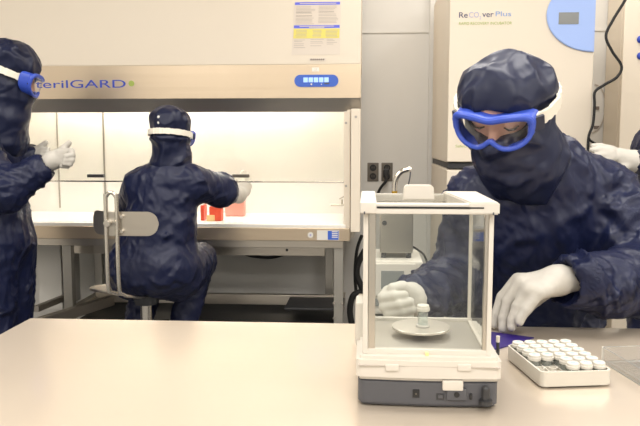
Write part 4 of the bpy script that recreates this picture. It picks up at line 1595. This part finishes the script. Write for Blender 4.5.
# right hand: loosely closed
wr = P(424, 296, 1.515)
palm = [Cone(wr, P(412, 295, 1.49), .031, .030, .02), Cone(P(412, 292, 1.49), P(398, 291, 1.475), .026, .020, .02), Cone(P(412, 300, 1.48), P(400, 303, 1.465), .024, .018, .02)]
gr_ = glove(p1, [palm,
     chain([(407, 287, 1.47, .0125), (388, 287.5, 1.462, .0118), (383, 294, 1.445, .0112), (396, 292.5, 1.430, .0106), (404, 291, 1.428, .0094)], .003, .010),
     chain([(408, 293, 1.468, .0122), (386, 296, 1.458, .0118), (384.5, 303, 1.440, .0112), (400, 300, 1.424, .0108), (410, 298, 1.424, .0094)], .003, .010),
     chain([(408, 300, 1.462, .012), (389, 304, 1.452, .0116), (388.5, 309.5, 1.436, .0108), (403, 307.5, 1.424, .0104), (412, 305.5, 1.424, .0092)], .003, .010),
     chain([(408, 306, 1.458, .0112), (394, 311, 1.450, .0106), (394, 314, 1.436, .0098), (404, 314, 1.428, .0094), (410, 312.5, 1.428, .0084)], .003, .010),
     chain([(413, 289, 1.475, .014), (402, 283.5, 1.46, .0125), (392, 284.5, 1.448, .0108)], .005, .012)], .0026, 12)

gr_.location.z -= .008

# ------------------------------------------------------------------ the seated worker at the cabinet
H2 = P(171, 134, 3.0)
R2 = Rhead(-10, 6, 0)
s2 = .86
Sr, Er, Cr = P(195, 184, 3.0), P(220, 190, 3.14), P(228, 193, 3.29)
Sl, El_, Cl = P(139, 187, 3.0), P(132, 205, 3.16), P(150, 200, 3.40)
hipz = P(155, 276, 3.0).z
suit2 = [Ell(P(154, 268, 2.97), (.195, .165, .125), None, .05), Cone(P(155, 258, 2.98), P(166, 186, 3.0), .150, .112, .05, (1, 0, 0), 1.18),
         Cone(P(142, 184, 3.0), P(194, 182, 3.0), .060, .060, .05), Cone(P(170, 172, 3.0), P(171, 158, 3.0), .085, .068, .03),
         Cone(Sr, Er, .070, .074, .04), Cone(Er, Cr, .074, .052, .03), Cone(Sl, El_, .070, .066, .03), Cone(El_, Cl, .066, .050, .03)]
K1, K2 = P(199, 260, 3.30), P(150, 268, 3.30)
F1, F2 = P(182, 330, 3.20), P(136, 335, 3.20)
suit2 += [Cone(P(178, 276, 3.0), K1, .105, .078, .04), Cone(K1, F1, .078, .062, .03), Cone(P(135, 276, 3.0), K2, .105, .078, .04), Cone(K2, F2, .078, .062, .03),
          Cone(F1, F1 + V((.02, .0, -.10)), .062, .058, .02), Cone(F2, F2 + V((0, 0, -.10)), .062, .058, .02),
          Cone(F1 + V((.02, -.02, -.135)), F1 + V((.03, .15, -.145)), .045, .038, .02), Cone(F2 + V((0, -.02, -.135)), F2 + V((0, .15, -.145)), .045, .038, .02)]
p2 = person((P(155, 280, 2.98).x, 2.98, .3), 'person in navy coverall seated on a steel stool, reaching into the lit cabinet', suit2, head_skin(H2, R2, s2), .009)
soft('coverall', suit2, .0075, M['suit'], p2, 0, None, 1, None, folds(suit2, 8, .0065))
headgear(p2, H2, R2, [(P(172, 156, 3.0), .074), (P(171, 164, 3.0), .086)], s2, crown=(.096, .108, .070), cz=.062, seed=9, h=.0055, amp=.8, strap_a=(.101, .119), rim=True, gs=.86,
         buttons=[(-.005, -.126, .066), (-.005, -.124, .040)], neck_r=(.075, .08))
wr = P(229, 194, 3.30)
palm = [Cone(wr, P(238, 195, 3.43), .036, .038, .02), Cone(P(238, 195, 3.43), P(243, 186, 3.55), .034, .026, .02), Cone(P(239, 195, 3.43), P(246, 192, 3.55), .03, .022, .02)]
glove(p2, [palm,
     chain([(239, 184, 3.55, .014), (241, 176, 3.60, .012), (243, 172, 3.64, .0105)], .004, .01),
     chain([(243, 183, 3.56, .014), (246, 177, 3.61, .012), (247, 174, 3.65, .0105)], .004, .01),
     chain([(246, 186, 3.56, .0135), (249, 181, 3.61, .0115), (249, 179, 3.65, .010)], .004, .01),
     chain([(248, 190, 3.55, .013), (250, 187, 3.60, .011), (250, 185, 3.63, .0095)], .004, .01),
     chain([(237, 190, 3.47, .016), (233, 184, 3.53, .0135), (233, 179, 3.57, .0115)], .006, .012)], .004, 13)
wr = Cl.copy()
palm = [Cone(wr, wr + V((.03, .08, 0)), .036, .032, .02), Cone(wr + V((.03, .08, 0)), wr + V((.07, .15, 0)), .03, .024, .02)]
fing = []
for k in range(4):
    b0 = wr + V((.05 + .018 * k, .165 - .008 * k, .012 - .006 * k))
    fing.append(chain([(b0, .0125), (b0 + V((.018, .035, -.006)), .011), (b0 + V((.03, .055, -.024)), .0095)], .004, .01))
fing.append(chain([(wr + V((.05, .08, .01)), .015), (wr + V((.085, .10, .02)), .0125), (wr + V((.105, .13, .015)), .0105)], .006, .012))
glove(p2, [palm] + fing, .004, 14)

# ------------------------------------------------------------------ the standing worker at the left edge
H3 = P(10, 74, 2.90)
R3 = Rhead(-67, 20, 0)
xc3, yc3 = P(0, 200, 2.90).x - .06, 2.92
C3, E3, S3 = P(40, 169, 2.76), P(6, 192, 2.72), V((xc3 - .01, 2.76, 1.335))
C3b, E3b, S3b = P(31, 157, 3.02), P(2, 180, 3.10), V((xc3 - .01, 3.08, 1.335))
fr3 = P(37, 240, 2.9).x
suit3 = [Cone((xc3, yc3, 1.30), (xc3 + .005, yc3, .90), .135, .150, .05, (0, 1, 0), 1.22), Cone((xc3, 2.80, 1.36), (xc3, 3.04, 1.36), .075, .075, .05), Ell((xc3, yc3, .88), (.160, .18, .15), None, .05),
         Cone((xc3, yc3, 1.40), (xc3 + .005, yc3, 1.46), .085, .075, .03),
         Cone(S3, E3, .082, .078, .03), Cone(E3, C3, .080, .056, .03), Cone(S3b, E3b, .080, .072, .03), Cone(E3b, C3b, .072, .052, .03)]
for y in (2.84, 3.0):
    suit3 += [Cone((xc3 + .02, y, .84), (xc3 + .02, y, .46), .125, .10, .04), Cone((xc3 + .02, y, .46), (xc3 + .01, y, .11), .10, .08, .03), Cone((xc3 - .01, y, .053), (xc3 + .16, y, .045), .052, .043, .02)]
d3 = (C3 - E3).normalized()
suit3 += [Ell(C3 + d3 * .058, (.046,) * 3, None, .006, -1)]
p3 = person((xc3, yc3, 0), 'person standing in profile at the left edge in navy coverall, gloved hands raised', suit3, head_skin(H3, R3), .009)
soft('coverall', suit3, .008, M['suit'], p3, 0, None, 1, None, folds(suit3, 15, .0085))
headgear(p3, H3, R3, [(P(6, 118, 2.91), .088), (P(2, 135, 2.92), .11)], 1.0, crown=(.104, .120, .078), cz=.06, seed=21, h=.0055, amp=1.0, jaw=(.075, .088, .078))
wr = P(40, 168, 2.77)
palm = [Cone(wr, P(52, 161, 2.78), .036, .031, .02), Cone(P(52, 161, 2.78), P(63, 158, 2.79), .034, .028, .02), Cone(P(54, 158, 2.78), P(64, 154, 2.79), .026, .022, .02)]
glove(p3, [palm,
     chain([(60, 152, 2.77, .014), (71, 151, 2.76, .0125), (72, 155, 2.73, .0115), (66, 156, 2.72, .0105)], .004, .01),
     chain([(61, 156, 2.77, .014), (72, 156, 2.76, .0125), (72, 160, 2.73, .0115), (65, 160, 2.72, .0105)], .004, .01),
     chain([(61, 160, 2.77, .0135), (71, 160.5, 2.76, .012), (70, 164, 2.73, .011), (64, 163.5, 2.72, .010)], .004, .01),
     chain([(60, 163, 2.77, .0125), (68, 164, 2.76, .011), (67, 166, 2.74, .010), (62, 166, 2.73, .0095)], .004, .01),
     chain([(57, 155, 2.79, .016), (64, 148, 2.80, .0135), (69, 143, 2.80, .0115)], .006, .012)], .004, 16)
wr = P(31, 156, 3.02)
palm = [Cone(wr, P(36, 153, 3.02), .034, .028, .02)]
glove(p3, [palm,
     chain([(35, 151, 3.02, .015), (41, 146.5, 3.02, .0125), (46, 142.5, 3.02, .0105)], .005, .012),
     chain([(36, 153, 3.01, .0145), (43, 150, 3.0, .012), (48, 149.5, 2.99, .0105)], .004, .01),
     chain([(36, 155, 3.0, .014), (43, 153, 2.99, .012), (47, 152.5, 2.98, .0105)], .004, .01),
     chain([(36, 157, 3.0, .0135), (42, 156, 2.98, .0115), (46, 156, 2.97, .010)], .004, .01),
     chain([(35, 159, 3.0, .013), (40, 159, 2.98, .011), (43, 159, 2.97, .0095)], .004, .01)], .004, 17)

# ------------------------------------------------------------------ the worker cut by the right edge
x4, y4 = P(669, 160, 2.92).x, 2.90
H4 = V((x4 + .02, y4, 1.60))
R4 = Rhead(88, 15, 0)
C4, E4, S4 = P(646, 163, 2.74), P(690, 190, 2.76), V((x4 + .02, 2.74, 1.33))
suit4 = [Cone((x4, y4, 1.24), (x4, y4, .92), .145, .155, .05, (0, 1, 0), 1.2), Cone((x4 + .02, 2.78, 1.34), (x4 + .02, 3.02, 1.34), .075, .075, .05), Ell((x4, y4, .88), (.16, .18, .15), None, .05),
         Cone((x4 + .02, y4, 1.38), (x4 + .02, y4, 1.46), .085, .075, .03),
         Cone(S4, E4, .082, .078, .03), Cone(E4, C4, .078, .056, .03), Cone((x4 + .02, 3.06, 1.33), (x4 - .02, 3.10, 1.08), .08, .072, .03), Cone((x4 - .02, 3.10, 1.08), (x4 - .18, 3.02, 1.08), .07, .05, .03)]
for y in (2.82, 2.98):
    suit4 += [Cone((x4, y, .84), (x4, y, .46), .12, .10, .04), Cone((x4, y, .46), (x4, y, .11), .10, .08, .03), Cone((x4 + .01, y, .053), (x4 - .16, y, .045), .052, .043, .02)]
p4 = person((x4, y4, 0), 'person cut by the right edge, only a navy sleeve and outstretched white glove showing', suit4, head_skin(H4, R4), .010)
soft('coverall', suit4, .009, M['suit'], p4, 0, None, 1, None, folds(suit4, 31, .008))
headgear(p4, H4, R4, [(V((x4 + .02, y4, 1.47)), .09), (V((x4 + .02, y4, 1.40)), .11)], 1.0, seed=33, h=.0065)
wr = P(648, 164, 2.74)
palm = [Cone(wr, P(634, 161, 2.745), .040, .037, .02), Cone(P(634, 161, 2.745), P(620, 157, 2.75), .036, .028, .02), Cone(P(622, 158, 2.75), P(610, 152, 2.755), .030, .020, .02)]
glove(p4, [palm,
     chain([(612, 149.5, 2.75, .0145), (601, 146.5, 2.75, .0125), (593, 146, 2.75, .0105)], .004, .01),
     chain([(611, 152, 2.735, .0145), (600, 150, 2.73, .0125), (592, 150, 2.73, .0105)], .004, .01),
     chain([(612, 155, 2.73, .014), (602, 155, 2.72, .012), (595, 156, 2.72, .0105)], .004, .01),
     chain([(614, 158, 2.73, .0135), (606, 160, 2.72, .0115), (600, 161, 2.72, .010)], .004, .01),
     chain([(626, 166, 2.73, .016), (618, 171, 2.71, .013), (612, 173, 2.70, .0115)], .006, .012)], .004, 18)
wr = V((x4 - .18, 3.02, 1.08))
palm = [Cone(wr, wr + V((-.07, 0, 0)), .036, .03, .02)]
fing = []
for k in range(4):
    b0 = wr + V((-.085, -.03 + .02 * k, 0))
    fing.append(chain([(b0, .0125), (b0 + V((-.04, 0, -.008)), .011), (b0 + V((-.06, 0, -.025)), .0095)], .004, .01))
fing.append(chain([(wr + V((-.04, -.03, 0)), .015), (wr + V((-.08, -.055, .005)), .0115)], .006, .012))
glove(p4, [palm] + fing, .005, 19)

# ================================================================== picture settings
SC.view_settings.view_transform = 'Standard'
SC.view_settings.look = 'None'
SC.view_settings.gamma = 1
SC.view_settings.use_curve_mapping = False
SC.view_settings.exposure = 0.0
SC.cycles.use_denoising = True
SC.cycles.transparent_max_bounces = 24
SC.cycles.max_bounces = 10
SC.cycles.caustics_reflective = False
SC.cycles.caustics_refractive = False
bpy.context.view_layer.update()
